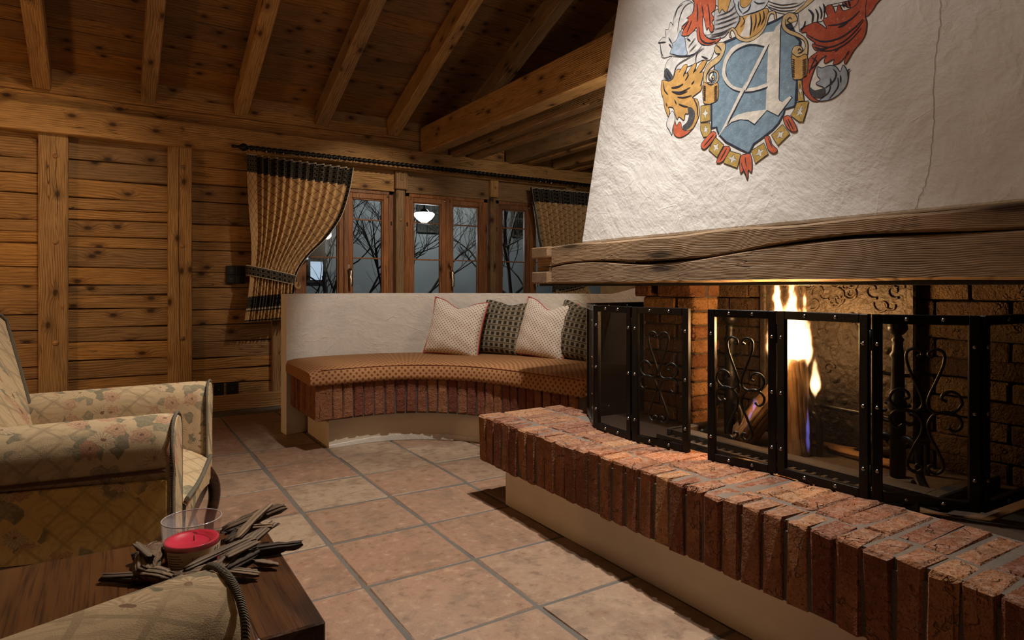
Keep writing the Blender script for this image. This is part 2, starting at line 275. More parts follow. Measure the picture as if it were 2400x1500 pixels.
PAINT=dict(navy=(0.035,0.042,0.062),blue=(0.215,0.315,0.41),cream=(0.74,0.70,0.64),white=(0.72,0.71,0.70),lgrey=(0.50,0.49,0.50),gold=(0.62,0.36,0.12),pgold=(0.64,0.46,0.24),ogold=(0.50,0.34,0.10),ice=(0.62,0.66,0.72),red=(0.60,0.14,0.07),dred=(0.46,0.10,0.055),lblue=(0.40,0.50,0.64),bgrey=(0.36,0.41,0.47),grey=(0.085,0.085,0.095))
for k,c in PAINT.items():
    g=G('paint_'+k); p=g.n('TexCoord').outputs['Object']; n=g.noise(p,38,5,0.65); n2=g.noise(p,130,3)
    cc=g.mix(g.ss(n,0.35,0.72),tuple(a*0.80 for a in c),tuple(min(1,a*1.12) for a in c)); cc=g.mix(g.m('MULTIPLY',g.ss(n2,0.63,0.72),0.35 if k!='navy' else 0.1),cc,(0.70,0.67,0.62))
    g.bsdf(cc,0.9,g.bump(g.m('ADD',g.noise(p,5,4),g.m('MULTIPLY',n2,0.1)),0.4,0.012),spec=0.15); M['paint_'+k]=g.mat
# ------------------------------------------------------------------ mesh helpers
class MB:
    def __init__(s): s.v=[]; s.f=[]; s.uv=None; s.sm=[]
    def add(s,vs,fs,smooth=False):
        b=len(s.v); s.v+= [tuple(q) for q in vs]; s.f+=[tuple(b+i for i in q) for q in fs]; s.sm+=[smooth]*len(fs); return s
    def box(s,x0,x1,y0,y1,z0,z1,bev=0.0):
        vs,fs=bbox(x1-x0,y1-y0,z1-z0,bev); c=((x0+x1)/2,(y0+y1)/2,(z0+z1)/2)
        return s.add([(a+c[0],b+c[1],d+c[2]) for a,b,d in vs],fs)
    def prism(s,poly,z0,z1):   # poly ccw in xy
        n=len(poly); vs=[(x,y,z0) for x,y in poly]+[(x,y,z1) for x,y in poly]
        fs=[tuple(range(n-1,-1,-1)),tuple(range(n,2*n))]+[(i,(i+1)%n,n+(i+1)%n,n+i) for i in range(n)]
        return s.add(vs,fs)
    def tube(s,path,r,seg=8,closed=False,cap=True,flat=None):
        P=[Vector(p) for p in path]; n=len(P); rings=[]; up=None
        for i in range(n):
            a=P[(i-1)%n] if (closed or i>0) else P[i]; b=P[(i+1)%n] if (closed or i<n-1) else P[i]
            t=(b-a).normalized()
            if up is None: up=Vector((0,0,1)) if abs(t.z)<0.9 else Vector((1,0,0))
            side=t.cross(up).normalized(); up=side.cross(t).normalized()
            rr=r(i/(n-1)) if callable(r) else r
            rings.append([P[i]+(side*math.cos(2*math.pi*k/seg)*(flat or 1.0)+up*math.sin(2*math.pi*k/seg))*rr for k in range(seg)])
        vs=[q for rg in rings for q in rg]; fs=[]
        m=n if closed else n-1
        for i in range(m):
            j=(i+1)%n
            for k in range(seg):
                l=(k+1)%seg; fs.append((i*seg+k,i*seg+l,j*seg+l,j*seg+k))
        s.add(vs,fs,True)
        if cap and not closed: s.add([rings[0][k] for k in range(seg)],[tuple(range(seg))[::-1]]); s.add([rings[-1][k] for k in range(seg)],[tuple(range(seg))])
        return s
    def lathe(s,prof,cx=0,cy=0,seg=20,smooth=True):
        n=len(prof); vs=[(cx+r*math.cos(2*math.pi*k/seg),cy+r*math.sin(2*math.pi*k/seg),z) for r,z in prof for k in range(seg)]
        fs=[(i*seg+k,i*seg+(k+1)%seg,(i+1)*seg+(k+1)%seg,(i+1)*seg+k) for i in range(n-1) for k in range(seg)]
        return s.add(vs,fs,smooth)
    def grid(s,fn,nu,nv,smooth=True,closed_u=False):
        vs=[fn(i/(nu if closed_u else nu-1),j/(nv-1)) for j in range(nv) for i in range(nu)]
        fs=[(j*nu+i,j*nu+(i+1)%nu,(j+1)*nu+(i+1)%nu,(j+1)*nu+i) for j in range(nv-1) for i in range(nu if closed_u else nu-1)]
        return s.add(vs,fs,smooth)
    def mesh(s,name):
        me=bpy.data.meshes.new(name); me.from_pydata(s.v,[],s.f); me.polygons.foreach_set('use_smooth',s.sm); me.update(); return me
def bbox(sx,sy,sz,bev=0.0,jit=0.0,rnd=None):
    if bev<=0:
        vs=[(x*sx/2,y*sy/2,z*sz/2) for z in (-1,1) for y in (-1,1) for x in (-1,1)]
        return vs,[(0,2,3,1),(4,5,7,6),(0,1,5,4),(2,6,7,3),(0,4,6,2),(1,3,7,5)]
    vs=[];idx={}
    for z in (-1,1):
        for y in (-1,1):
            for x in (-1,1):
                for a in range(3):
                    p=[x*(sx/2-bev),y*(sy/2-bev),z*(sz/2-bev)]; p[a]+=(x,y,z)[a]*bev
                    if jit: p=[q+rnd.uniform(-jit,jit) for q in p]
                    idx[(x,y,z,a)]=len(vs); vs.append(tuple(p))
    I=lambda x,y,z,a: idx[(x,y,z,a)]
    fs=[]
    for a in range(3):
        b,c=(a+1)%3,(a+2)%3
        for sg in (-1,1):
            q=[]
            for (u,w) in ((-1,-1),(1,-1),(1,1),(-1,1)):
                k=[0,0,0]; k[a]=sg;k[b]=u;k[c]=w; q.append(I(*k,a))
            fs.append(tuple(q if sg>0 else q[::-1]))
        for u in (-1,1):
            for w in (-1,1):   # edge along a
                k0=[0,0,0];k0[a]=-1;k0[b]=u;k0[c]=w; k1=list(k0);k1[a]=1
                q=[I(*k0,b),I(*k1,b),I(*k1,c),I(*k0,c)]
                fs.append(tuple(q if u*w<0 else q[::-1]))
    for z in (-1,1):
        for y in (-1,1):
            for x in (-1,1):
                q=(I(x,y,z,0),I(x,y,z,1),I(x,y,z,2)); fs.append(q if x*y*z>0 else q[::-1])
    return vs,fs
def tag(o,label=None,cat=None,group=None,kind=None):
    if label: o['label']=label
    if cat: o['category']=cat
    if group: o['group']=group
    if kind: o['kind']=kind
    return o
def link(name,me,mat,parent=None,mw=None,loc=(0,0,0),rot=(0,0,0)):
    o=bpy.data.objects.new(name,me); C.objects.link(o)
    if me is not None and mat:
        for k in (mat if isinstance(mat,(list,tuple)) else [mat]):
            if M[k].name not in [q.name for q in me.materials if q]: me.materials.append(M[k])
    L=Matrix.LocRotScale(Vector(loc),Euler(rot),None) if mw is None else mw
    if parent is not None:
        o.parent=parent; o.matrix_parent_inverse=Matrix()
        o.matrix_local=WORLD[parent.name].inverted()@L; WORLD[o.name]=L
    else:
        o.matrix_world=L; WORLD[o.name]=L
    return o
WORLD={}
def build(mb,name,mat,parent=None,**k): return link(name,mb.mesh(name),mat,parent,**k)
def local(mb,name,mat,parent,loc=(0,0,0),rot=(0,0,0)):   # coordinates given in the parent's own frame
    L=WORLD[parent.name]@Matrix.LocRotScale(Vector(loc),Euler(rot),None); return link(name,mb.mesh(name),mat,parent,mw=L)
def empty(name,loc=(0,0,0),rz=0.0):
    o=bpy.data.objects.new(name,None); C.objects.link(o); o.empty_display_size=0.05
    L=Matrix.LocRotScale(Vector(loc),Euler((0,0,rz)),None); o.matrix_world=L; WORLD[o.name]=L; return o
def frame(p0,p1,normal):   # local X along p0->p1, local Z along normal
    x=(Vector(p1)-Vector(p0)).normalized(); z=Vector(normal); z=(z-x*z.dot(x)).normalized(); y=z.cross(x)
    m=Matrix((x,y,z)).transposed().to_4x4(); m.translation=(Vector(p0)+Vector(p1))/2; return m
rb=random.Random(3)
def board(name,p0,p1,w,t,normal,mat,parent=None,bev=0.004,jit=0.0015,wav=0.0):
    L=(Vector(p1)-Vector(p0)).length; mb=MB(); vs,fs=bbox(L,w,t,bev,jit,rb); mb.add(vs,fs)
    return link(name,mb.mesh(name),mat,parent,mw=frame(p0,p1,normal))
def smooth_path(pts,n=6,closed=False):
    P=[Vector(p) for p in pts]; out=[]; m=len(P)
    for i in range(m if closed else m-1):
        g=(lambda k:P[k%m]) if closed else (lambda k:P[min(max(k,0),m-1)])
        a,b,c,d=g(i-1),g(i),g(i+1),g(i+2)
        for k in range(n):
            t=k/n; out.append(0.5*((2*b)+(c-a)*t+(2*a-5*b+4*c-d)*t*t+(3*b-a-3*c+d)*t**3))
    if not closed: out.append(P[-1])
    return out
def setuv(me,fn):
    uv=me.uv_layers.new(name='UVMap')
    for l in me.loops: uv.data[l.index].uv=fn(l.vertex_index)
# ------------------------------------------------------------------ the room: floor
XL,XR,YB,YF=-2.6,4.95,5.80,-2.4
floor=build(MB().box(XL,XR,YF,YB+0.1,-0.12,-0.0035),'floor','grout'); tag(floor,kind='structure')
TP=0.4145; tile_me=[]
for k in range(5):
    mb=MB(); vs,fs=bbox(TP-0.014,TP-0.014,0.03,0.005,0.0024,random.Random(k)); mb.add(vs,fs); tile_me.append(mb.mesh('tile'))
rt=random.Random(11)
for i in range(-6,5):
    for j in range(-6,11):
        cx=0.7225+(i+0.5)*TP; cy=1.655+(j+0.5)*TP*1.004
        if cy>5.55 or cx>2.2: continue
        link('tile',tile_me[rt.randrange(5)],'terracotta_tile',floor,loc=(cx,cy,-0.0152+rt.uniform(-0.0012,0.0012)),rot=(rt.uniform(-.003,.003),rt.uniform(-.003,.003),rt.choice((0,1,2,3))*math.pi/2+rt.uniform(-.006,.006)))
# ------------------------------------------------------------------ the room: back wall of old planks
PF=5.72   # plank face
wall=MB().box(XL,1.36,PF+0.03,PF+0.16,0,2.62).box(1.36,XR,PF+0.03,PF+0.16,0,0.78).box(1.36,XR,PF+0.03,PF+0.16,1.955,2.62)
wall_back=build(wall,'wall_back','roof_plank'); tag(wall_back,kind='structure')
JZ=[2.11,1.948,1.805,1.669,1.581,1.507,1.38,1.299,1.149,1.019,0.942,0.841,0.701,0.591,0.455,0.318,0.218,0.10]
bays=[(-2.6,-1.10),(-0.93,-0.435),(-0.26,0.385),(0.55,1.17)]
for bi,(a,b) in enumerate(bays):
    rr=random.Random(20+bi); zs=[JZ[0]]+[z+rr.uniform(-0.035,0.035)*(0 if bi==2 else 1) for z in JZ[1:-1]]+[JZ[-1]]
    for k in range(len(zs)-1):
        if bi!=2 and k in (4,10) : continue
        z1=zs[k]; z0=zs[k+1]
        if bi!=2 and k+1 in (4,10): z0=zs[k+2]
        h=z1-z0; tl=rr.uniform(-0.006,0.006)
        board('plank',(a-0.01,PF+0.012,(z0+z1)/2-tl),(b+0.01,PF+0.012,(z0+z1)/2+tl),h-0.0065,0.03+rr.uniform(-0.004,0.004),(0,-1,0),'old_plank',wall_back,0.004,0.002)
for a,b in ((-1.10,-0.93),(-0.435,-0.26),(0.383,0.553),(1.165,1.33)):
    board('post',((a+b)/2,PF-0.005,0.0),((a+b)/2,PF-0.005,2.115),b-a,0.11,(0,-1,0),'old_post',wall_back,0.006,0.002)
    for z in ((1.95,1.33,0.6) if a<1 else ()):
        mb=MB().lathe([(0.0,0.012),(0.017,0.010),(0.019,0.0)],seg=10); link('wooden_peg',mb.mesh('wooden_peg'),'old_post',wall_back,mw=Matrix.LocRotScale(Vector(((a+b)/2+0.015,PF-0.058,z)),Euler((R(90),0,0)),None))
def wcrack(x,z0,z1,yf,seed,w=0.0035):
    rr=random.Random(seed); n=26; mb=MB(); vs=[]; ph=rr.uniform(0,6)
    for i in range(n+1):
        t=i/n; xx=x+0.006*math.sin(t*5+ph)+0.003*math.sin(t*17+ph)+rr.uniform(-.0012,.0012); ww=w*(0.3+0.7*math.sin(math.pi*t)**0.6)*rr.uniform(.7,1.2); z=z0+(z1-z0)*t
        vs+=[(xx-ww/2,yf,z),(xx+ww/2,yf,z)]
    mb.add(vs,[(2*i,2*i+1,2*i+3,2*i+2) for i in range(n)]); build(mb,'drying_crack','soot_floor',wall_back)
wcrack(-0.325,1.35,2.10,PF-0.0607,1,0.004); wcrack(-0.345,0.3,0.75,PF-0.0607,2,0.003); wcrack(0.462,0.35,2.11,PF-0.0607,3,0.006); wcrack(1.245,0.15,0.72,PF-0.0607,4,0.006)
board('wall_plate_beam',(XL,PF-0.03,2.21),(XR,PF-0.03,2.195),0.20,0.15,(0,-1,0),'old_post',wall_back,0.008,0.003)
for x in (0.47,3.05,3.95,2.2):
    mb=MB().lathe([(0.0,0.012),(0.020,0.010),(0.022,0.0)],seg=8); link('wooden_peg',mb.mesh('wooden_peg'),'old_post',wall_back,mw=Matrix.LocRotScale(Vector((x,PF-0.104,2.235)),Euler((R(90),0,0)),None))
for k,z in enumerate((2.36,2.455,2.55)):
    board('plank',(XL,PF,z),(XR,PF,z),0.093,0.03,(0,-1,0),'old_plank',wall_back)
# boards and short posts above the windows
for a,b in ((1.33,2.26),(2.39,3.29),(3.385,4.25),(4.38,4.95)):
    board('lintel_board',(a-0.01,PF-0.005,2.005),(b+0.01,PF-0.005,2.005),0.205,0.04,(0,-1,0),'old_post',wall_back)
for a,b in ((2.26,2.385),(3.29,3.385),(4.25,4.38)):
    board('post_block',((a+b)/2,PF-0.03,1.925),((a+b)/2,PF-0.03,2.10),b-a,0.10,(0,-1,0),'old_post',wall_back,0.006)
    board('post',((a+b)/2,PF+0.0,0.78),((a+b)/2,PF+0.0,1.925),(b-a)*0.68,0.10,(0,-1,0),'old_post',wall_back,0.006)
    for z in (2.02,1.64):
        mb=MB().lathe([(0.0,0.012),(0.014,0.010),(0.016,0.0)],seg=8); link('wooden_peg',mb.mesh('wooden_peg'),'old_post',wall_back,mw=Matrix.LocRotScale(Vector(((a+b)/2,PF-0.08+(0.03 if z<1.9 else 0),z)),Euler((R(90),0,0)),None))
board('window_sill',(1.33,PF-0.02,0.76),(XR,PF-0.02,0.76),0.16,0.05,(0,0,1),'old_post',wall_back)
bb=board('baseboard_back',(XL,PF-0.055,0.062),(XR,PF-0.055,0.055),0.125,0.055,(0,-1,0),'old_plank'); tag(bb,kind='structure')
# other walls close the room outside the view
for nm,mb in (('wall_left',MB().box(XL-0.12,XL,YF,YB,0,4.6)),('wall_right',MB().box(XR,XR+0.12,YF,YB+0.1,0,4.6)),('wall_front',MB().box(XL,XR,YF-0.12,YF,0,4.6))):
    tag(build(mb,nm,'old_plank'),kind='structure')
# ------------------------------------------------------------------ windows
def sash(win,x0,x1,z0,z1,handle=None,hinge=None):
    y=PF+0.035; fw=0.062
    s=MB()
    for a,b,c,d in ((x0,x0+fw,z0,z1),(x1-fw,x1,z0,z1),(x0+fw,x1-fw,z0,z0+fw),(x0+fw,x1-fw,z1-fw,z1)): s.box(a,b,y-0.03,y+0.03,c,d,0.004)
    for a,b,c,d in ((x0+fw,x0+fw+.012,z0+fw,z1-fw),(x1-fw-.012,x1-fw,z0+fw,z1-fw),(x0+fw,x1-fw,z0+fw,z0+fw+.012),(x0+fw,x1-fw,z1-fw-.012,z1-fw)): s.box(a,b,y-0.018,y+0.018,c,d,0.003)
    so=link('sash',s.mesh('sash'),'window_wood',win)
    build(MB().box(x0+fw,x1-fw,y-0.004,y+0.004,z0+fw,z1-fw),'pane','window_glass',so)
    for k in (1,2):
        zz=z0+(z1-z0)*k/3.0+0.10
        build(MB().box(x0+fw,x1-fw,y-0.009,y+0.009,zz-0.006,zz+0.006,0.002),'glazing_bar','window_wood',so)
    for cx,cz in ((x0+0.025,z1-0.03),(x1-0.025,z1-0.03)):
        mb=MB().lathe([(0,0.006),(0.010,0.005),(0.011,0)],seg=10); link('corner_stud',mb.mesh('corner_stud'),'chrome',so,mw=Matrix.LocRotScale(Vector((cx,y-0.03,cz)),Euler((R(90),0,0)),None))
    if hinge is not None:
        build(MB().box(hinge-0.008,hinge+0.008,y-0.045,y-0.028,z1-0.30,z1-0.26,0.003),'hinge','chrome',so)
    if handle is not None:
        h=MB().box(handle-0.017,handle+0.017,y-0.040,y-0.028,1.09,1.215,0.004); h.tube([(handle,y-0.036,1.165),(handle,y-0.080,1.165),(handle+0.008,y-0.090,1.15),(handle+0.012,y-0.088,1.01)],lambda t:0.011+0.003*t,8)
        build(h,'handle','chrome',so)
for wi,(x0,x1) in enumerate(((1.36,2.265),(2.385,3.29),(3.385,4.29)),1):
    w=empty('window_%d'%wi,(x0,PF,0.78)); tag(w,kind='structure')
    fr=MB()
    for a,b,c,d in ((x0,x0+.045,0.78,1.955),(x1-.045,x1,0.78,1.955),(x0,x1,1.87,1.955),(x0,x1,0.78,0.83)): fr.box(a,b,PF-0.005,PF+0.10,c,d,0.004)
    link('window_frame',fr.mesh('window_frame'),'window_wood',w)
    mid=(x0+x1)/2
    sash(w,x0+.03,mid,0.815,1.885,None,x0+.02); sash(w,mid,x1-.03,0.815,1.885,mid+0.022,x1-.02)
    st=MB().box(mid-0.020,mid+0.020,PF-0.012,PF+0.004,0.82,1.885,0.004); link('meeting_stile',st.mesh('meeting_stile'),'window_wood',w)
# ------------------------------------------------------------------ ceiling: sloping boards, rafters, joists
SL=0.41; ZR=2.56; RIDGE=0.6
def roofz(y): return ZR+SL*(PF+0.05-y) if y>=RIDGE else ZR+SL*(PF+0.05-RIDGE)-SL*(RIDGE-y)
cl=MB(); 
cl.add([(XL,PF+0.2,roofz(PF+.2)+.04),(XR,PF+0.2,roofz(PF+.2)+.04),(XR,RIDGE,roofz(RIDGE)+.04),(XL,RIDGE,roofz(RIDGE)+.04),(XR,YF,roofz(YF)+.04),(XL,YF,roofz(YF)+.04)],[(0,1,2,3),(3,2,4,5)])
ceiling=build(cl,'ceiling','roof_plank'); tag(ceiling,kind='structure')
nrm=Vector((0,-SL,-1)).normalized(); y=PF+0.06; rc=random.Random(5)
while y>RIDGE+0.1:
    wd=rc.uniform(0.135,0.185); dy=wd/math.hypot(1,SL); yc=y-dy/2
    board('ceiling_plank',(XL,yc,roofz(yc)+0.012),(XR,yc,roofz(yc)+0.012),wd-0.004,0.025+rc.uniform(-.003,.003),nrm,'roof_plank',ceiling,0.003,0.001); y-=dy
for k in range(-4,7):
    x=0.253+0.6655*k+(0.0 if k<3 else 0.0)
    y0,y1=PF-0.02,RIDGE; wv=0.105; hv=0.165
    board('rafter',(x,y0,roofz(y0)-hv/2-0.01),(x,y1,roofz(y1)-hv/2-0.01),wv,hv,(0,-SL,-1),'old_post',ceiling,0.008,0.003)
for a,b,h in ((2.52,2.66,0.25),(2.83,2.925,0.21),(3.03,3.13,0.16),(3.48,3.565,0.24),(3.66,3.745,0.18),(4.08,4.17,0.22),(4.28,4.36,0.20)):
    board('joist',((a+b)/2,PF-0.05,2.292+h/2-0.01),((a+b)/2,2.42,2.275+h/2),b-a,h,(0,0,-1),'old_post',ceiling,0.007,0.003)
# ------------------------------------------------------------------ masonry bench (curved)
FP=[(1.04,3.865),(1.20,3.878),(1.34,3.885),(1.50,3.875),(1.64,3.83),(1.77,3.745),(1.90,3.60),(1.985,3.44),(2.05,3.22),(2.095,3.0),(2.125,2.85),(2.15,2.70)]
FP=smooth_path([(x,y,0) for x,y in FP],8)
def resample(P,step):
    out=[P[0].copy()]; acc=0.0
    for a,b in zip(P[:-1],P[1:]):
        L=(b-a).length; t=step-acc
        while t<=L: out.append(a.lerp(b,t/L)); t+=step
        acc=(acc+L)%step if L>0 else acc
    return out
def dense(P,step=0.02):
    # uniform resample by cumulative length
    cum=[0.0]
    for a,b in zip(P[:-1],P[1:]): cum.append(cum[-1]+(b-a).length)
    n=max(2,int(cum[-1]/step)); out=[]; k=0
    for i in range(n+1):
        s=cum[-1]*i/n
        while k<len(P)-2 and cum[k+1]<s: k+=1
        d=cum[k+1]-cum[k]; out.append(P[k].lerp(P[k+1],(s-cum[k])/d if d else 0))
    return out,cum[-1]
FD,FL=dense(FP,0.03)
def normals(P):
    out=[]
    for i in range(len(P)):
        t=(P[min(i+1,len(P)-1)]-P[max(i-1,0)]).normalized(); out.append(Vector((-t.y,t.x,0)))   # away from the sitter
    return out
FN=normals(FD); 
def offs(d): return [p+n*d for p,n in zip(FD,FN)]
bench=empty('masonry_bench',(1.5,4.1,0)); tag(bench,'curved plaster and brick bench built in below the windows','bench')
def band(fr,bk,z0,z1):
    mb=MB(); n=len(fr); z0f=z0 if callable(z0) else (lambda i:z0); z1f=z1 if callable(z1) else (lambda i:z1)
    vs=[]
    for i in range(n): vs+=[(fr[i].x,fr[i].y,z0f(i)),(bk[i].x,bk[i].y,z0f(i)),(bk[i].x,bk[i].y,z1f(i)),(fr[i].x,fr[i].y,z1f(i))]
    fs=[]
    for i in range(n-1):
        a,b=4*i,4*i+4
        for k in range(4): l=(k+1)%4; fs.append((a+k,b+k,b+l,a+l))
    fs+=[(0,1,2,3),tuple(4*(n-1)+k for k in (3,2,1,0))]
    mb.add(vs,fs); return mb
NB=len(FD)
def wtop(i):
    t=i/(NB-1); return 0.957+0.10*max(0.0,(t-0.80)/0.2)**1.6
fr=offs(0.672); bk=offs(0.79); fr=[Vector((fr[0].x+0.03,4.49,0))]+fr[1:]; bk=[Vector((bk[0].x+0.03,4.60,0))]+bk[1:]
for i in range(1,8):
    k=i/8; fr[i].y=4.49*(1-k)+fr[i].y*k; bk[i].y=4.60*(1-k)+bk[i].y*k
b_=band(fr,bk,0.0,wtop); back=build(b_,'backrest_wall','bench_plaster',bench)
bv=back.modifiers.new('bevel','BEVEL'); bv.width=0.014; bv.segments=3; bv.limit_method='ANGLE'; bv.angle_limit=R(50)
pf=offs(0.105); pb=offs(0.672); pf=[p for p in pf if p.x>1.155]; k0=NB-len(pf); pb=pb[k0:]
pf[0]=Vector((1.155,3.985,0)); pb[0]=Vector((1.155,4.49,0))
build(band(pf,pb,0.0,0.2),'plinth','plinth_plaster',bench)
# crusty white line of dried salt along the plinth foot
sk=MB(); rs=random.Random(4); hs=[max(0.004,0.020+0.016*math.sin(i*0.55)+0.02*math.sin(i*1.9)*rs.random()) for i in range(len(pf)*4)]
pd,_=dense(pf[:len(pf)*7//10],0.012); nn=normals(pd); vs=[];fs=[]
for i,(p,n) in enumerate(zip(pd,nn)):
    h=0.010+0.030*math.sin(math.pi*min(1,(i+6)/len(pd)))*(0.75+0.25*rs.random()); q=p-n*0.004; vs+=[(q.x,q.y,0.0),(q.x,q.y,h),(p.x,p.y,h+0.004)]
for i in range(len(pd)-1): fs+=[(3*i,3*i+3,3*i+4,3*i+1),(3*i+1,3*i+4,3*i+5,3*i+2)]
sk.add(vs,fs); build(sk,'salt_edge','bench_plaster',bench)
_a=[p for p in offs(0.012)];_b=[p for p in offs(0.672)];_k=next(i for i,p in enumerate(_a) if p.x>1.10);_a=_a[_k:];_b=_b[_k:];_a[0]=Vector((1.052,3.882,0));_b[0]=Vector((1.052,4.488,0));_a[1]=Vector((1.10,3.885,0));_b[1]=Vector((1.10,4.488,0))
build(band(_a,_b,0.192,0.422),'brick_core','dark_mortar',bench)
def brickset(n,sx,sy,sz,bev=0.006,jit=0.003,seed=0):
    out=[]
    for k in range(n):
        rr=random.Random(seed*10+k); mb=MB(); vs,fs=bbox(sx,sy,sz,bev,jit,rr); mb.add(vs,fs); out.append(mb.mesh('brick'))
    return out
bm=brickset(6,0.115,0.058,0.218,seed=1); rbk=random.Random(9)
P2,L2=dense(FP,0.0005); nbr=int((L2-0.11)/0.0672)
for i in range(nbr):
    s=(0.105+0.034+i*0.0672)/L2; k=min(int(s*(len(P2)-1)),len(P2)-2); p=P2[k]; t=(P2[k+1]-P2[k-1]).normalized(); n=Vector((-t.y,t.x,0)); c=p+n*(0.0575+rbk.uniform(-.003,.003))
    link('brick',bm[rbk.randrange(6)],'bench_brick',bench,mw=Matrix.LocRotScale(Vector((c.x,c.y,0.307+rbk.uniform(-.003,.003))),Euler((rbk.uniform(-.01,.01),0,math.atan2(n.y,n.x))),None))
cb=brickset(1,0.115,0.10,0.218,seed=2)[0]
link('brick',cb,'bench_brick',bench,loc=(1.092,3.925,0.307),rot=(0,0,R(90)))
for i in range(8):
    link('brick',bm[i%6],'bench_brick',bench,loc=(1.0975,4.01+i*0.0655,0.307+rbk.uniform(-.003,.003)),rot=(0,0,rbk.uniform(-.02,.02)))
# ------------------------------------------------------------------ seat cushion
CF=[p-n*0.022 for p,n in zip(FD,FN)]; CB=[p+n*0.664 for p,n in zip(FD,FN)]
for i in range(8): k=i/8; CB[i].y=min(CB[i].y,4.478*(1-k)+CB[i].y*k)
CF[0]=Vector((1.005,3.845,0)); CB[0]=Vector((1.005,4.478,0))
prof=[(0.0,-0.012),(0.0,0.012),(0.004,0.045),(0.012,0.070),(0.030,0.086),(0.08,0.093),(0.22,0.098),(0.45,0.100),(0.60,0.098),(0.645,0.090),(0.66,0.07),(0.664,0.01)]
mb=MB(); vs=[];uvs=[];fs=[]; n=len(CF); m=len(prof); arc=[0]
for a,b in zip(CF[:-1],CF[1:]): arc.append(arc[-1]+(b-a).length)
pl=[0]
for a,b in zip(prof[:-1],prof[1:]): pl.append(pl[-1]+math.hypot(b[0]-a[0],b[1]-a[1]))
TOT=0.686
def endf(i):   # rounding at the two ends
    e=min(i,n-1-i); return (0.62,0.90,0.98,1.0)[e] if e<4 else 1.0
for i in range(n):
    d=(CB[i]-CF[i]); 
    for (q,h) in prof:
        p=CF[i]+d*(q/0.664); vs.append((p.x,p.y,0.424+(h if h<0.03 else 0.02+(h-0.02)*endf(i)))); 
    for k in range(m): uvs.append((arc[i],pl[k]))
for i in range(n-1):
    for k in range(m-1): fs.append((i*m+k,i*m+k+1,(i+1)*m+k+1,(i+1)*m+k))
    fs.append((i*m+m-1,i*m,(i+1)*m,(i+1)*m+m-1))
mb.add(vs,fs,True)
b0=len(mb.v); 
for e in (0,n-1):   # end caps with their own vertices for clean UVs
    base=len(mb.v); ring=[vs[e*m+k] for k in range(m)]; mb.add(ring,[tuple(range(m)) if e else tuple(range(m-1,-1,-1))]); uvs+=[(prof[k][0]*1.0+arc[e],prof[k][1]) for k in range(m)]
me=mb.mesh('seat_cushion'); setuv(me,lambda i:uvs[i])
cu=link('seat_cushion',me,'bench_fabric'); tag(cu,'long curved tan seat cushion with small brown dots on brick bench','cushion')
sm=MB().tube([(p.x,p.y,0.424+0.078) for p in [a+(b-a)*(0.016/0.664) for a,b in zip(CF,CB)][1:-1]],0.0025,6); build(sm,'seam','bench_fabric',cu)
# ------------------------------------------------------------------ pillows
def pillow(label,loc,yaw,roll,lean,size,fab,pip,T=0.075,sag=0.02,seed=0):
    e=empty('throw_pillow',loc); tag(e,label,'pillow',None)
    Mx=Matrix.Translation(Vector(loc))@Matrix.Rotation(yaw,4,'Z')@Matrix.Rotation(lean,4,'X')@Matrix.Rotation(roll,4,'Y')
    rr=random.Random(seed); N=26; h=size/2; ph=[rr.uniform(0,6.28) for _ in range(6)]
    def P(a,b,sd):
        x=(a*2-1);y=(b*2-1); e1=(1-abs(x)**2.6);e2=(1-abs(y)**2.6); t=T*(max(0,e1*e2))**0.45
        pin=1-0.075*(1-x*x)*(abs(y)**3)-0.0; piy=1-0.075*(1-y*y)*(abs(x)**3)
        px=x*h*piy; pz=y*h*pin
        if y>0.2: pz-=sag*math.exp(-(x/0.45)**2)*(y-0.2)/0.8*2.0
        wr=0.004*math.sin(9*x+5*y+ph[0])*math.sin(7*y-4*x+ph[1])+0.005*math.sin(13*math.atan2(y-1,x-1)+ph[2])*max(0,0.5-math.hypot(x-1,y-1)*0.5)*2+0.005*math.sin(14*math.atan2(y+1,x-1)+ph[3])*max(0,0.5-math.hypot(x-1,y+1)*0.5)*2
        return (px,-sd*(t+ (wr if t>0.01 else 0)),pz)
    mb=MB(); mb.grid(lambda a,b:P(a,b,1),N,N); nf=len(mb.v); mb.grid(lambda a,b:P(1-a,b,-1),N,N)
    me=mb.mesh('cover'); uv=[]
    for q in range(2):
        for j in range(N):
            for i in range(N): uv.append((i/(N-1)*size+q*0.3,j/(N-1)*size))
    setuv(me,lambda i:uv[i]); 
    bmx=bmesh.new(); bmx.from_mesh(me); bmesh.ops.remove_doubles(bmx,verts=bmx.verts,dist=0.0004); bmx.to_mesh(me); bmx.free()
    link('cover',me,fab,e,mw=Mx)
    ed=[P(k/24,0,1) for k in range(24)]+[P(1,k/24,1) for k in range(24)]+[P(1-k/24,1,1) for k in range(24)]+[P(0,1-k/24,1) for k in range(24)]
    link('piping',MB().tube(ed,0.0042,6,closed=True).mesh('piping'),pip,e,mw=Mx)
    return e
def yawn(a): return R(a+90)   # a: direction the pillow faces, degrees in plan
PIL=[('cream dotted throw pillow with red piping, leftmost on the bench',(2.06,4.07,0.515),222,6,'cream_dot_fabric','red_piping'),
('dark green squared throw pillow between the two cream dotted ones',(2.37,3.90,0.515),214,4,'green_square_fabric','green_piping'),
('cream dotted throw pillow with red piping and a crumpled right edge',(2.49,3.60,0.515),203,7,'cream_dot_fabric','red_piping'),
('dark green squared throw pillow half hidden by the fire screen',(2.60,3.36,0.515),194,6,'green_square_fabric','green_piping')]
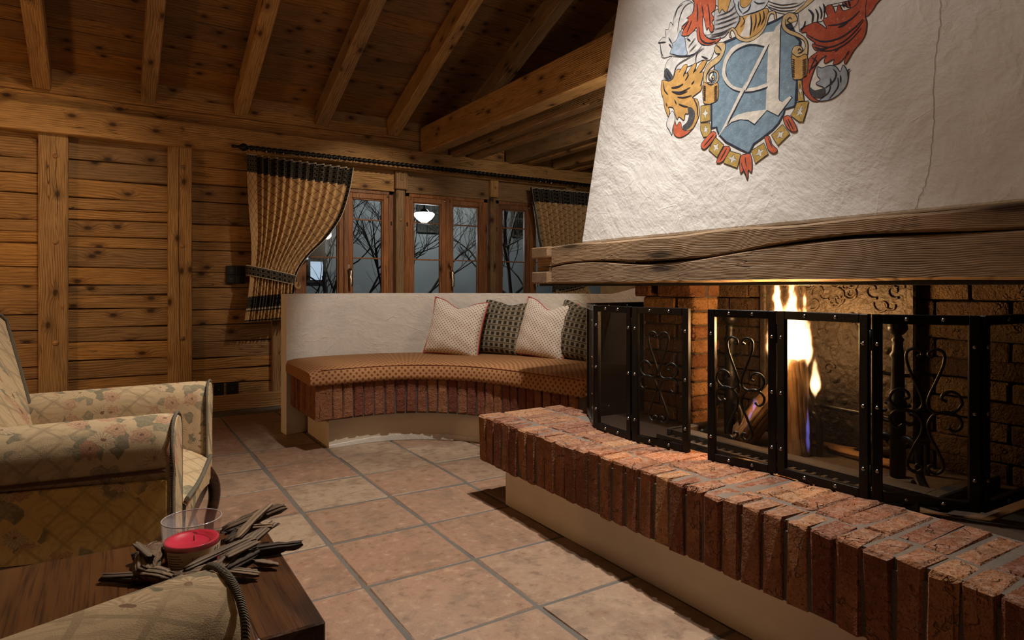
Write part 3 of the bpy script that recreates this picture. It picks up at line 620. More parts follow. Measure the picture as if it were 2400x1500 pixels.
for k,(lb,(x,y,z),fa,rl,fab,pip) in enumerate(PIL):
    sz=0.42; ln=R(-17); f=Vector((math.cos(R(fa)),math.sin(R(fa)),0)); up=Vector((0,0,1))
    c=Vector((x,y,z))-f*(math.sin(-ln)*sz/2)+up*(math.cos(ln)*sz/2-0.004)
    pillow(lb,c,yawn(fa),R(rl),ln,sz,fab,pip,seed=k+2,sag=(0.028,0.016,0.030,0.02)[k])
# ------------------------------------------------------------------ raised hearth
HZ=0.40; HX=1.475; HB=1.838; HE=2.645
hearth=empty('raised_hearth',(1.65,1.3,0)); tag(hearth,'raised red brick hearth ledge on a cream plaster plinth before the fire','hearth')
build(MB().box(1.545,2.75,-0.55,2.515,0.0,0.186),'plinth','plinth_plaster',hearth)
build(MB().prism([(HX+0.005,-0.6),(HB,-0.6),(HB,2.20),(1.95,2.50),(1.955,HE-0.005),(HX+0.005,HE-0.005)],0.19,HZ-0.03),'mortar_core','dark_mortar',hearth)
build(MB().prism([(HX+0.016,-0.6),(HB,-0.6),(HB,2.20),(1.95,2.50),(1.955,HE-0.012),(HX+0.016,HE-0.012)],HZ-0.03,HZ-0.0045),'mortar_bed','mortar',hearth)
fb=brickset(9,0.120,0.0615,0.214,0.007,0.0045,3); tb=brickset(9,0.230,0.0625,0.09,0.007,0.004,4); eb=brickset(4,0.112,0.0595,0.09,0.006,0.003,5)
rh=random.Random(31); PIT=0.0674; i=0; y=HE-PIT/2
while y>-0.58:
    jz=lambda: rh.uniform(-0.003,0.003)
    link('brick',fb[rh.randrange(9)],'red_brick',hearth,loc=(HX+0.0585+rh.uniform(-.004,.004),y,HZ-0.107+jz()),rot=(rh.uniform(-.012,.012),rh.uniform(-.012,.012),rh.uniform(-.02,.02)))
    oy=y+rh.uniform(-.004,.004); x2=HX+0.128+0.113+rh.uniform(-.004,.004)+(0.008 if (i%5)==2 else 0)
    link('brick',tb[rh.randrange(9)],'red_brick',hearth,loc=(x2,oy,HZ-0.045+jz()*0.7),rot=(0,rh.uniform(-.008,.008),rh.uniform(-.03,.03)))
    if y>2.30: 
        lim=1.955 if y>2.48 else 1.955-(2.48-y)*0.55
        if lim-1.85>0.03:
            mbk=MB(); vs,fs=bbox(lim-1.846,0.0595,0.09,0.006,0.003,rh); mbk.add(vs,fs); link('brick',mbk.mesh('brick'),'red_brick',hearth,loc=((lim+1.846)/2,oy,HZ-0.046+jz()))
    y-=PIT; i+=1
# ------------------------------------------------------------------ firebox
firebox=empty('firebox',(2.2,1.3,0.2)); tag(firebox,'sooty brick firebox behind the fire screens','fireplace')
build(MB().box(1.84,2.75,-0.55,2.36,0.186,0.385),'firebox_floor','soot_floor',firebox)
build(MB().box(2.40,2.75,-0.1,2.34,0.385,1.215),'back_core','dark_mortar',firebox)
bw=brickset(6,0.10,0.205,0.0575,0.004,0.002,6); bh=brickset(4,0.10,0.098,0.0575,0.004,0.002,7); rf=random.Random(8)
z=0.386+0.031; row=0
while z<1.20:
    yy=-0.1+(0.0 if row%2 else 0.107)
    while yy<2.30:
        c=yy+0.1025
        if not (1.20<c<1.65 and 0.46<z<1.15): link('brick',bw[rf.randrange(6)],'sooty_dimmed_brick',firebox,loc=(2.41+rf.uniform(-.004,.004),c,z+rf.uniform(-.0015,.0015)))
        yy+=0.214
    z+=0.0635; row+=1
# brick pillar on the left of the fire
build(MB().box(2.215,2.40,1.99,2.30,0.385,1.21),'pillar_core','dark_mortar',firebox)
pw=brickset(5,0.098,0.205,0.0575,0.006,0.003,12); pn=brickset(5,0.098,0.098,0.0575,0.006,0.003,13)
z=0.386+0.031; row=0
while z<1.20:
    out=-0.03 if z>0.93 else 0.0
    if row%2:
        link('brick',pw[rf.randrange(5)],'fire_brick',firebox,loc=(2.245+out,2.082+out*0.4,z)); link('brick',pn[rf.randrange(5)],'fire_brick',firebox,loc=(2.245+out,2.247-out,z)); link('brick',pn[rf.randrange(5)],'fire_brick',firebox,loc=(2.352,2.029,z))
    else:
        link('brick',pn[rf.randrange(5)],'fire_brick',firebox,loc=(2.245+out,2.029+out*0.4,z)); link('brick',pw[rf.randrange(5)],'fire_brick',firebox,loc=(2.245+out,2.195-out,z)); link('brick',pn[rf.randrange(5)],'fire_brick',firebox,loc=(2.352,2.033,z))
    z+=0.0635; row+=1
build(MB().box(2.15,2.75,-0.40,0.10,0.385,1.21),'right_pier','sooty_dimmed_brick',firebox)
# ash tray frame of steel around the fire bed
tray=empty('ash_tray',(2.1,1.35,0.385)); tag(tray,'low rusty steel ash tray frame around the burning logs','fire tray')
tr=MB().box(1.925,1.985,0.89,1.86,0.385,0.428,0.004); build(tr,'front_rim','ember_plate',tray)
build(MB().box(1.925,2.30,0.86,0.90,0.385,0.428,0.004),'side_rim','ember_plate',tray); build(MB().box(1.925,2.30,1.84,1.88,0.385,0.428,0.004),'side_rim','ember_plate',tray)
build(MB().box(1.985,2.30,0.90,1.84,0.386,0.404),'ash_bed','ash',tray)
for k in range(26):
    build(MB().box(1.880,1.922,0.93+k*0.036,0.942+k*0.036,0.386,0.405),'grille_bar','ember_plate',tray)
build(MB().box(1.868,1.880,0.89,1.88,0.385,0.412,0.002),'grille_edge','ember_plate',tray)
# cast iron fireback
fbk=empty('fireback',(2.335,1.365,0.404)); tag(fbk,'cast iron fireback plate with scrolled relief behind the flames','fireback')
Y0,Y1=1.115,1.732
gf=MB(); rr=random.Random(77)
bl=[(rr.uniform(.15,.85),rr.uniform(.05,.7),rr.uniform(.03,.09),rr.uniform(.008,.018)) for _ in range(70)]
def relief(a,b):
    h=0.0
    for (u,v,s,w) in bl:
        d=((a-u)**2+((b-v)*1.1)**2)/(s*s)
        if d<4: h+=w*math.exp(-d*1.5)*math.cos(math.sqrt(d)*5)
    return h
gf.grid(lambda a,b:(2.335-relief(a,b),Y1-(Y1-Y0)*a,0.404+0.70*b),70,80)
gf.box(2.337,2.352,Y0,Y1,0.404,1.104)
build(gf,'plate','cast_iron',fbk)
rim=MB()
for a,b,c,d in ((Y0,Y0+.03,0.404,1.11),(Y1-.03,Y1,0.404,1.11),(Y0,Y1,1.085,1.115)): rim.box(2.318,2.337,a,b,c,d,0.006)
build(rim,'rim','cast_iron',fbk)
def spiral2(cx,cy,r0,r1,a0,turn,n=22): return [(cx+(r0+(r1-r0)*k/n)*math.cos(a0+turn*k/n),cy+(r0+(r1-r0)*k/n)*math.sin(a0+turn*k/n)) for k in range(n+1)]
rl_=MB(); rr=random.Random(12)
for k in range(46):
    u=rr.uniform(Y0+.05,Y1-.05); v=rr.choice((rr.uniform(0.93,1.07),rr.uniform(0.93,1.07),rr.uniform(.5,1.07))); s=rr.uniform(.018,.034); sg=rr.choice((-1,1))
    rl_.tube([(2.332,p,q) for p,q in spiral2(u,v,s,s*0.25,rr.uniform(0,6.28),sg*rr.uniform(3,6.5))],lambda t:0.0055*(1-0.5*t),6)
o=build(rl_,'scroll_relief','cast_iron',fbk); o['kind']='stuff'
CREST=[
('helmet_dome','ice',2,'1652,2130 1673,2233 1656,2329 1597,2377 1520,2356 1443,2278 1408,2175 1412,2091 1498,2062'),
('visor_slit','navy',0,'1634,2234 1566,2229 1508,2199 1507,2182 1574,2211 1627,2210'),
('crest_crown','gold',2,'1673,2389 1695,2513 1636,2431 1602,2499 1550,2397 1505,2456 1469,2356 1418,2378 1421,2268 1538,2361'),
('red_plume','red',2,'1855,2182 1909,2315 1896,2440 1814,2493 1725,2467 1738,2367 1707,2247 1749,2142'),
('white_plume','white',2,'1749,2142 1707,2247 1739,2385 1696,2417 1673,2233 1646,2102'),
('white_plume','white',2,'1407,2010 1408,2167 1339,2229 1243,2183 1193,2072 1210,1992 1191,1928'),
('red_plume','dred',2,'1206,1933 1190,2027 1204,2150 1157,2199 1098,2113 1066,2002 1089,1929 1120,1893'),
('white_plume','white',2,'1974,2131 1975,2164 1964,2193 1944,2213 1920,2219 1895,2214 1873,2197 1863,2180 1864,2159 1872,2145 1888,2141 1887,2127 1914,2115 1923,2107 1915,2072 1894,2048 1861,2064 1837,2061 1823,2019 1794,1986 1723,1970 1734,1948 1750,1918 1772,1917 1792,1926 1825,1923 1868,1922 1917,1923 1950,1895 1974,1888 2003,1902 2006,1953 1994,1982 1967,1998 2027,2009 2045,2076 2057,2086 2032,2100 2013,2097 2020,2130 2001,2126 1993,2154 1976,2137'),
('grey_hatching','lgrey',2,'1747,2112 1704,2114 1649,2135 1641,2080 1621,2038 1641,2006 1668,2002 1694,1986 1757,2002 1791,2029 1771,2023 1743,2029 1746,2055'),
('helmet_plume','white',2,'1496,2072 1498,2039 1463,2004 1416,1977 1393,1973 1369,1963 1359,1896 1343,1906 1299,1906 1272,1904 1264,1947 1217,1942 1167,1942'),
('shield_border','navy',0,'1697,1969 1456,1974 1413,1980 1376,1902 1348,1855 1352,1718 1352,1632 1360,1625 1395,1625 1397,1613 1416,1580 1438,1561 1474,1542 1515,1524 1532,1495 1542,1494 1591,1521 1650,1557 1687,1595 1702,1626 1725,1625 1734,1731 1741,1811 1729,1896'),
('shield_field','blue',0,'1680,1957 1454,1964 1433,1968 1421,1923 1387,1893 1359,1859 1361,1721 1361,1634 1368,1632 1401,1631 1404,1614 1424,1584 1445,1567 1480,1549 1521,1530 1537,1503 1543,1502 1592,1531 1646,1564 1681,1599 1695,1631 1718,1633 1727,1729 1737,1810 1723,1894'),
('letter_shadow','navy',0,'1431,1951 1433,1927 1422,1673 1418,1663 1406,1657 1376,1671 1369,1662 1421,1606 1471,1639 1520,1596 1551,1620 1586,1631 1625,1629 1652,1616 1655,1619 1627,1649 1538,1651 1476,1644 1479,1726 1483,1879'),
('letter_stem','cream',0,'1436,1956 1438,1929 1426,1674 1421,1663 1409,1657 1381,1671 1374,1664 1424,1612 1471,1643 1521,1603 1551,1625 1587,1635 1626,1634 1655,1619 1680,1595 1662,1618 1637,1643 1602,1655 1554,1656 1539,1653 1477,1646 1479,1726 1483,1879 1500,1892 1541,1909 1561,1915 1562,1927 1530,1927 1499,1939 1464,1931 1455,1946'),
('letter_bowl_shadow','navy',0,'1683,1845 1678,1886 1655,1918 1606,1923 1555,1916 1493,1887 1495,1880 1557,1907 1605,1911 1642,1902 1666,1875 1668,1843 1654,1802 1629,1775 1593,1756 1558,1745 1517,1741 1480,1743 1478,1723 1529,1723 1568,1729 1609,1744 1646,1770 1672,1799 1683,1827'),
('letter_bowl','cream',0,'1688,1846 1683,1892 1658,1924 1630,1935 1595,1933 1545,1928 1490,1936 1480,1877 1501,1889 1557,1916 1606,1920 1642,1909 1667,1880 1672,1847 1668,1828 1654,1802 1629,1775 1593,1756 1558,1746 1517,1742 1475,1744 1474,1731 1530,1730 1569,1737 1609,1751 1646,1775 1672,1804 1686,1831'),
('letter_hairline_shadow','navy',0,'1492,1876 1483,1877 1564,1745 1573,1738 1633,1639 1643,1636 1583,1748 1551,1788'),
('letter_hairline','cream',0,'1498,1887 1485,1884 1567,1750 1578,1741 1640,1644 1680,1594 1684,1594 1662,1626 1593,1745 1555,1789 1576,1761'),
('gorget','gold',2,'1615,2043 1552,2032 1501,2032 1492,2005 1502,1973 1524,1948 1559,1938 1588,1945 1624,1972 1641,1998 1630,2009 1617,2029'),
('gorget_highlight','cream',0,'1591,2024 1569,2031 1566,1986 1568,1951 1591,1954 1612,1968 1597,1990'),
('gorget_edge','pgold',2,'1668,2002 1660,2012 1648,2010 1631,1990 1621,1971 1588,1945 1559,1941 1524,1950 1504,1972 1496,2007 1481,2013 1462,2003 1456,1975 1464,1978 1469,1997 1483,2002 1491,1988 1498,1962 1518,1939 1555,1927 1590,1934 1626,1958 1643,1989 1656,2003 1661,1992 1654,1975 1663,1978'),
('helmet','ice',2,'1646,2134 1644,2088 1631,2059 1615,2042 1581,2039 1539,2035 1507,2040 1502,2077'),
('visor','gold',2,'1618,2118 1624,2096 1611,2075 1592,2071 1573,2081 1569,2099'),
('gold_band','pgold',2,'1299,1994 1309,1988 1336,1976 1369,1965 1381,1972 1348,1987 1327,2005'),
('yellow_leaf','gold',2,'1730,2162 1731,2127 1722,2094 1710,2106 1689,2084 1678,2106 1673,2140'),
('red_plume','red',2,'1861,2214 1816,2201 1752,2171 1746,2120 1763,2110 1748,2084 1757,2072 1747,2050 1750,2031 1763,2033 1774,2055 1783,2048 1797,2091 1809,2117 1802,2054 1791,2029 1770,2007 1740,1992 1706,1990 1724,1978 1755,1976 1788,1987 1816,2006 1831,2032 1838,2077 1854,2067 1877,2059 1902,2063 1917,2072 1912,2095 1923,2107 1900,2115 1887,2132 1898,2139 1875,2144 1861,2157 1859,2181'),
('blue_tuft','lblue',2,'1929,2096 1920,2071 1901,2056 1890,2012 1880,1977 1915,1982 1960,2002 1981,2014 1967,2037 1972,2052 1948,2061'),
('yellow_plume','gold',2,'2003,1902 1974,1888 1950,1895 1935,1926 1913,1922 1919,1911 1897,1934 1875,1930 1883,1897 1866,1901 1848,1919 1825,1923 1831,1888 1807,1912 1788,1922 1770,1916 1786,1890 1804,1875 1784,1874 1788,1842 1796,1818 1789,1826 1791,1800 1834,1782 1806,1766 1794,1734 1791,1698 1811,1659 1829,1645 1856,1647 1824,1676 1816,1710 1837,1738 1853,1742 1851,1718 1867,1721 1872,1696 1901,1717 1910,1707 1922,1728 1938,1763 1967,1773 1957,1755 1963,1732 1988,1775 1999,1815 2018,1857 2018,1902 2014,1902'),
('red_tip','red',2,'1924,1704 1910,1680 1899,1693 1887,1687 1876,1658 1844,1645 1822,1648 1851,1631 1889,1626 1918,1642 1929,1669'),
('white_tip','white',2,'1963,1725 1970,1696 1949,1667 1935,1647 1932,1675 1924,1698 1924,1723 1941,1751'),
('dark_curl','grey',0,'1853,1742 1834,1740 1812,1709 1820,1672 1845,1651 1868,1653 1877,1670 1855,1683 1846,1705 1851,1724'),
('dark_curl','grey',0,'2007,1939 1991,1951 1950,1901 1956,1889 1982,1892 2002,1910'),
('red_plume','dred',2,'1264,1947 1243,1944 1228,1911 1219,1938 1203,1911 1180,1908 1158,1914 1145,1936 1119,1926 1127,1869 1121,1842 1122,1809 1134,1785 1157,1763 1182,1726 1188,1736 1183,1752 1205,1736 1226,1737 1224,1754 1255,1749 1258,1765 1251,1775 1271,1769 1289,1749 1300,1722 1308,1690 1303,1661 1284,1636 1267,1626 1281,1626 1303,1639 1327,1670 1335,1703 1331,1730 1319,1763 1313,1787 1292,1796 1281,1800 1298,1811 1307,1832 1294,1830 1317,1853 1329,1867 1333,1882 1351,1888 1342,1903 1323,1906 1299,1906 1279,1891 1256,1869 1272,1904 1256,1909 1263,1927'),
('red_plume','dred',2,'1121,1927 1076,1909 1094,1890 1106,1873 1125,1864'),
('grey_plume','bgrey',2,'1282,1745 1266,1737 1243,1738 1217,1728 1200,1705 1192,1725 1178,1704 1172,1680 1177,1652 1198,1631 1228,1620 1267,1625 1250,1637 1248,1655 1257,1669 1279,1683 1283,1691 1269,1698 1281,1716'),
('dark_curl','grey',0,'1306,1682 1286,1666 1257,1665 1249,1652 1260,1636 1284,1640 1299,1655'),
('scroll','pgold',2,'1708,1972 1684,1960 1680,1939 1688,1914 1707,1893 1746,1880 1765,1860 1767,1841 1754,1818 1728,1808 1705,1816 1704,1841 1718,1861 1742,1868 1756,1861 1758,1843 1745,1827 1726,1824 1724,1838 1734,1846 1740,1838 1730,1833 1733,1827 1747,1833 1753,1847 1749,1859 1735,1861 1719,1853 1712,1835 1716,1819 1731,1813 1754,1822 1773,1819 1782,1848 1778,1880 1761,1903 1724,1915 1704,1924 1726,1933 1734,1954 1727,1968'),
('scroll_roll','gold',2,'1780,1828 1740,1806 1705,1806 1700,1742 1727,1731 1752,1734 1774,1751'),
('scroll','pgold',2,'1428,1972 1410,1979 1387,1970 1372,1951 1372,1927 1386,1917 1407,1926 1417,1943 1415,1959 1416,1938 1400,1916 1370,1895 1340,1869 1325,1845 1322,1813 1326,1800 1358,1804 1379,1818 1383,1833 1375,1846 1358,1844 1343,1830 1345,1818 1359,1817 1345,1814 1332,1829 1339,1853 1360,1873 1399,1899 1424,1924 1432,1949'),
('scroll_roll','gold',2,'1383,1818 1358,1802 1325,1801 1318,1737 1334,1721 1358,1723 1374,1737'),
('chain_link','ogold',-2,'1785,1734 1737,1728 1731,1663 1781,1666'),
('chain_cross','cream',-1.2,'1764,1705 1760,1721 1754,1704 1741,1696 1752,1690 1756,1674 1763,1691 1776,1699'),
('chain_link','ogold',-2,'1780,1662 1733,1654 1723,1624 1726,1600 1760,1601 1778,1634'),
('chain_cross','cream',-1.2,'1756,1636 1754,1650 1746,1635 1734,1636 1744,1628 1732,1617 1745,1623 1745,1609 1752,1623 1764,1621 1756,1630 1771,1643'),
('chain_link','ogold',-2,'1699,1589 1655,1550 1685,1507 1729,1544'),
('chain_cross','cream',-1.2,'1693,1557 1681,1563 1684,1548 1676,1534 1690,1539 1703,1532 1700,1547 1708,1561'),
('chain_link','ogold',-2,'1629,1523 1573,1499 1585,1449 1651,1479'),
('chain_cross','cream',-1.2,'1613,1495 1603,1504 1601,1490 1587,1478 1604,1479 1615,1471 1618,1486 1631,1497'),
('chain_link','ogold',-2,'1527,1504 1474,1523 1453,1479 1506,1453'),
('chain_cross','cream',-1.2,'1498,1493 1497,1507 1486,1497 1471,1498 1482,1487 1482,1473 1493,1482 1509,1482'),
('chain_link','ogold',-2,'1445,1545 1402,1575 1371,1535 1416,1502'),
('chain_cross','cream',-1.2,'1417,1541 1419,1554 1407,1547 1393,1550 1400,1538 1398,1524 1410,1531 1424,1528'),
('chain_link','ogold',-2,'1351,1641 1307,1635 1312,1604 1323,1566 1339,1570 1373,1600 1359,1618'),
('chain_cross','cream',-1.2,'1340,1613 1331,1629 1331,1611 1317,1615 1332,1605 1323,1591 1334,1596 1333,1578 1338,1597 1351,1590 1345,1604 1358,1608 1342,1608 1350,1622'),
('chain_link','ogold',-2,'1353,1720 1338,1715 1324,1640 1348,1644'),
('chain_cross','cream',-1.2,'1343,1689 1344,1707 1340,1688 1333,1678 1337,1671 1337,1652 1342,1672 1348,1681'),
('ribbon','red',2,'1702,1610 1699,1589 1747,1551 1769,1573 1724,1611'),
('ribbon','red',2,'1646,1543 1623,1530 1654,1487 1686,1488 1657,1536'),
('ribbon','red',2,'1570,1493 1551,1495 1529,1491 1520,1460 1520,1423 1534,1434 1534,1410 1538,1400 1555,1432 1569,1427 1575,1470'),
('ribbon','red',2,'1472,1544 1453,1543 1440,1512 1416,1486 1432,1477 1455,1495 1465,1521'),
('ribbon','red',2,'1398,1601 1378,1600 1356,1571 1343,1542 1362,1540 1386,1562 1399,1588'),
]
STROKES=[
(3,'1254,1878 1213,1868 1173,1871 1145,1890'),
(3,'1329,1873 1272,1830 1210,1820 1161,1837 1134,1857'),
(2.5,'1299,1829 1244,1801 1194,1804 1156,1826 1131,1853'),
(2.5,'1278,1799 1228,1786 1176,1798 1137,1829'),
(4,'1217,1859 1197,1860 1183,1867'),
(4,'1296,1818 1271,1802 1244,1801'),
(3,'1222,1779 1208,1787'),
(3,'1183,1752 1174,1766'),
(2.5,'1304,1784 1284,1760 1315,1741'),
(2,'1286,1789 1300,1763 1312,1730'),
(3,'1251,1663 1222,1679 1213,1702 1224,1720'),
(3,'1233,1692 1226,1668'),
(3,'1198,1693 1196,1667'),
(2.5,'1233,1623 1205,1655 1207,1688'),
(2.5,'1265,1631 1235,1648 1232,1682'),
(3,'1172,1680 1173,1700 1166,1704'),
(2,'1494,2043 1442,2010 1382,1992 1343,1998'),
(2,'1495,2035 1435,1996 1376,1979'),
(2,'1495,2055 1437,2019 1371,2001'),
(4,'1329,1962 1311,1937 1312,1908'),
(3,'1302,1954 1292,1930 1293,1904'),
(3,'1288,1957 1279,1932 1280,1910'),
(3,'1275,1962 1269,1944 1270,1927'),
(3,'1338,1926 1343,1906 1359,1899'),
(3,'1206,1935 1201,1921'),
(3,'1187,1940 1180,1915'),
(3,'1199,1940 1190,1917'),
(2,'1968,2162 1954,2200 1923,2211'),
(2,'1873,2197 1894,2199 1920,2188 1938,2151 1944,2098'),
(3,'1994,2087 1972,2055'),
(3,'1991,2059 1970,2035'),
(3,'2057,2086 2007,2072'),
(2.5,'2045,2076 2034,2039 2020,2012'),
(3,'1844,2180 1837,2141 1837,2103'),
(2.5,'1883,2123 1912,2092'),
(2.5,'1866,2119 1889,2074'),
(2.5,'1786,2158 1772,2103 1765,2054'),
(3,'1816,2162 1805,2116'),
(3,'1825,2078 1810,2020 1772,1989 1730,1983'),
(2.5,'1733,2086 1671,2084 1643,2103'),
(2.5,'1738,2070 1673,2064 1635,2070'),
(2.5,'1739,2053 1674,2047 1627,2047'),
(2.5,'1741,2035 1685,2028 1632,2029'),
(2.5,'1758,2018 1702,2009 1654,2012'),
(2.5,'1764,2010 1707,2001 1671,2003'),
(3,'1967,1998 1901,1975 1838,1966 1801,1988'),
(2.5,'1950,1895 1933,1944 1872,1958 1838,1961'),
(3,'1886,2046 1865,2030'),
(2.5,'1870,1982 1829,2005'),
(2.5,'1876,2005 1838,2035'),
(2.5,'1828,1926 1825,1962 1787,1976'),
(3,'1800,1944 1763,1922'),
(2.5,'2004,1924 1975,1894'),
(2.5,'1990,1934 1960,1892'),
(3,'1844,1839 1828,1850'),
(4,'1957,1856 1920,1849 1889,1854'),
(3,'1951,1838 1900,1822 1846,1829'),
(3,'1892,1887 1881,1907'),
(3,'1873,1900 1865,1884 1880,1865'),
(2.5,'1838,1884 1826,1905'),
(3,'1953,1839 1907,1816 1860,1816'),
(3,'1918,1806 1881,1794 1835,1791'),
(3,'2008,1893 1997,1858 1973,1830'),
(3,'1933,1798 1919,1776'),
(3,'1982,1795 1972,1780'),
(3,'1907,1773 1878,1757 1850,1747'),
(3,'1826,1777 1803,1736 1800,1694'),
(2,'1610,2043 1596,2016 1615,1999'),
(3,'1569,2031 1563,1990 1567,1950'),
(2.5,'1547,2027 1544,1993 1553,1962'),
(2.5,'1530,2026 1525,1996 1537,1969'),
(2.5,'1514,2027 1509,1999 1521,1975'),
(2.5,'1632,2109 1627,2079 1611,2056'),
(2.5,'1572,2076 1582,2055 1610,2049'),
(2.5,'1559,2080 1538,2063 1508,2056'),
(2.5,'1726,1966 1709,1951 1698,1935'),
(2.5,'1391,1950 1400,1959 1409,1951 1396,1938'),
(2.5,'1360,1825 1354,1831 1345,1821'),
(2,'1568,1467 1557,1441 1537,1408'),
(2,'1552,1486 1543,1446'),
(2,'1383,1593 1357,1546'),
(2,'1390,1590 1367,1546'),
(2,'1458,1539 1436,1497'),
(2,'1705,1604 1755,1563'),
(2,'1638,1535 1668,1491'),
(2.2,'1381,1803 1369,1796'),
(2.2,'1322,1787 1340,1784'),
(2.2,'1380,1795 1369,1789'),
(2.2,'1322,1780 1340,1776'),
(2.2,'1380,1788 1368,1781'),
(2.2,'1321,1773 1339,1769'),
(2.2,'1379,1780 1368,1773'),
(2.2,'1321,1765 1339,1761'),
(2.2,'1379,1773 1367,1766'),
(2.2,'1320,1758 1338,1754'),
(2.2,'1378,1765 1367,1758'),
(2.2,'1320,1750 1338,1747'),
(2.2,'1378,1758 1366,1751'),
(2.2,'1319,1743 1337,1739'),
(2.2,'1377,1750 1366,1743'),
(2.2,'1319,1736 1337,1732'),
(2.2,'1377,1742 1365,1736'),
(2.2,'1318,1728 1336,1724'),
(2.2,'1779,1815 1764,1808'),
(2.2,'1705,1797 1723,1793'),
(2.2,'1778,1807 1763,1800'),
(2.2,'1704,1790 1723,1785'),
(2.2,'1778,1799 1762,1792'),
(2.2,'1704,1782 1722,1777'),
(2.2,'1777,1790 1762,1784'),
(2.2,'1703,1774 1721,1769'),
(2.2,'1776,1782 1761,1776'),
(2.2,'1702,1766 1720,1762'),
(2.2,'1775,1774 1760,1768'),
(2.2,'1702,1758 1720,1754'),
(2.2,'1775,1766 1760,1760'),
(2.2,'1701,1750 1719,1746'),
(2.2,'1774,1758 1759,1752'),
(2.2,'1700,1742 1718,1738'),
]
# ------------------------------------------------------------------ oak mantel beam
mantel=empty('mantel_beam',(2.0,1.5,1.02)); tag(mantel,'weathered oak mantel beam split by a long crack under the white hood','mantel')
CR=[(2.86,1.112),(2.716,1.111),(2.58,1.122),(2.347,1.125),(2.059,1.108),(1.85,1.110),(1.705,1.116),(1.55,1.130),(1.392,1.146),(1.14,1.158),(0.9,1.153),(0.679,1.147),(0.30,1.15)]
CRP=smooth_path([(y,z,0) for y,z in CR],8)
def crz(y):
    for a,b in zip(CRP[:-1],CRP[1:]):
        if b.x<=y<=a.x: return a.y+(b.y-a.y)*((y-a.x)/(b.x-a.x) if b.x!=a.x else 0)
    return CRP[0].y if y>CRP[0].x else CRP[-1].y
rm=random.Random(2)
def halfbeam(nm,ylo,yhi,top):
    # sections along Y; local X must run along the grain: build in local frame with X=-Y
    N=90; vs=[];fs=[]
    w=[(rm.uniform(0,6),rm.uniform(3,14),rm.uniform(.0006,.002)) for _ in range(6)]
    for i in range(N+1):
        y=yhi+(ylo-yhi)*i/N; c=crz(y); gap=0.0015+0.0045*(0.5+0.5*math.sin(y*7.0))*(1 if 0.4<y<2.6 else 0.3)
        wob=sum(a*math.sin(f*y+p) for p,f,a in w); fx=1.95+wob
        if top: sec=[(fx+0.012,c+gap),(fx+0.001,c+gap+0.007),(fx,c+0.04),(fx,1.207+wob),(fx+0.009,1.215+wob),(2.14,1.215),(2.14,c+gap)]
        else: sec=[(fx+0.008,1.020+wob*0.4),(fx,1.028+wob*0.4),(fx,c-0.05),(fx+0.001,c-gap-0.006),(fx+0.012,c-gap),(2.14,c-gap),(2.14,1.020)]
        vs+=[(-y,x,z) for x,z in sec]
    m=7
    for i in range(N):
        for k in range(m): l=(k+1)%m; fs.append((i*m+k,(i+1)*m+k,(i+1)*m+l,i*m+l))
    fs+=[tuple(range(m)),tuple(N*m+k for k in range(m-1,-1,-1))]
    mb=MB(); mb.add(vs,fs)
    o=link(nm,mb.mesh(nm),'oak_beam',mantel,mw=Matrix.Rotation(R(-90),4,'Z'))
    return o
halfbeam('beam_upper_half',0.18,2.716,True); halfbeam('beam_lower_half',0.18,2.716,False)
def lb(nm,x0,x1,y0,y1,z0,z1): 
    return board(nm,(x0,(y0+y1)/2,(z0+z1)/2),(x1,(y0+y1)/2,(z0+z1)/2),y1-y0,z1-z0,(0,0,1),'oak_beam',mantel,0.006,0.002)
lb('side_beam_upper',1.92,2.95,2.716,2.863,1.156,1.214); lb('side_beam_lower',1.92,2.95,2.716,2.863,1.021,1.083)
board('tenon',(1.955+0.06,2.716,1.1335),(1.955+0.06,2.858,1.1335),0.12,0.044,(0,0,1),'oak_beam',mantel,0.003); board('tenon',(1.955+0.06,2.716,1.0965),(1.955+0.06,2.858,1.0965),0.12,0.024,(0,0,1),'oak_beam',mantel,0.003)
lb('side_beam',2.02,2.95,2.717,2.862,1.084,1.155)
build(MB().box(1.965,2.13,0.16,2.85,1.008,1.020,0.001),'steel_lintel','black_iron',mantel)
# ------------------------------------------------------------------ plaster hood with painted crest
hood=empty('chimney_hood',(2.3,1.5,1.215)); tag(hood,'tapered white plaster chimney hood with a painted coat of arms','chimney hood')
def hx(z): return 1.972+0.10*(z-1.215)
hz0,hz1=1.2155,4.55
def hl(z): return 2.5-0.115*(z-1.215)
def hr(z): return 0.46+0.115*(z-1.215)
N=24; hv=[];hf=[]
for i in range(N+1):
    z=hz0+(hz1-hz0)*i/N; hv+=[(hx(z),hr(z),z),(hx(z),hl(z),z),(2.80,hl(z),z),(2.80,hr(z),z)]
for i in range(N):
    a=4*i
    for k in range(4): l=(k+1)%4; hf.append((a+k,a+4+k,a+4+l,a+l))
hf+=[(0,1,2,3),(4*N+3,4*N+2,4*N+1,4*N)]
hm=MB(); hm.add(hv,hf); hb=build(hm,'hood_body','hood_plaster',hood)
bv=hb.modifiers.new('bevel','BEVEL'); bv.width=0.012; bv.segments=3; bv.limit_method='ANGLE'; bv.angle_limit=R(40)
crest=empty('painted_crest',(2.0,1.55,1.8)); crest.parent=hood; crest.matrix_local=WORLD[hood.name].inverted()@WORLD[crest.name]
layer=[0]
def onhood(y,z,d): return (hx(z)-d,y,z)
def pp(s): return [(int(a)/1000,int(b)/1000,0) for a,b in (t.split(',') for t in s.split())]
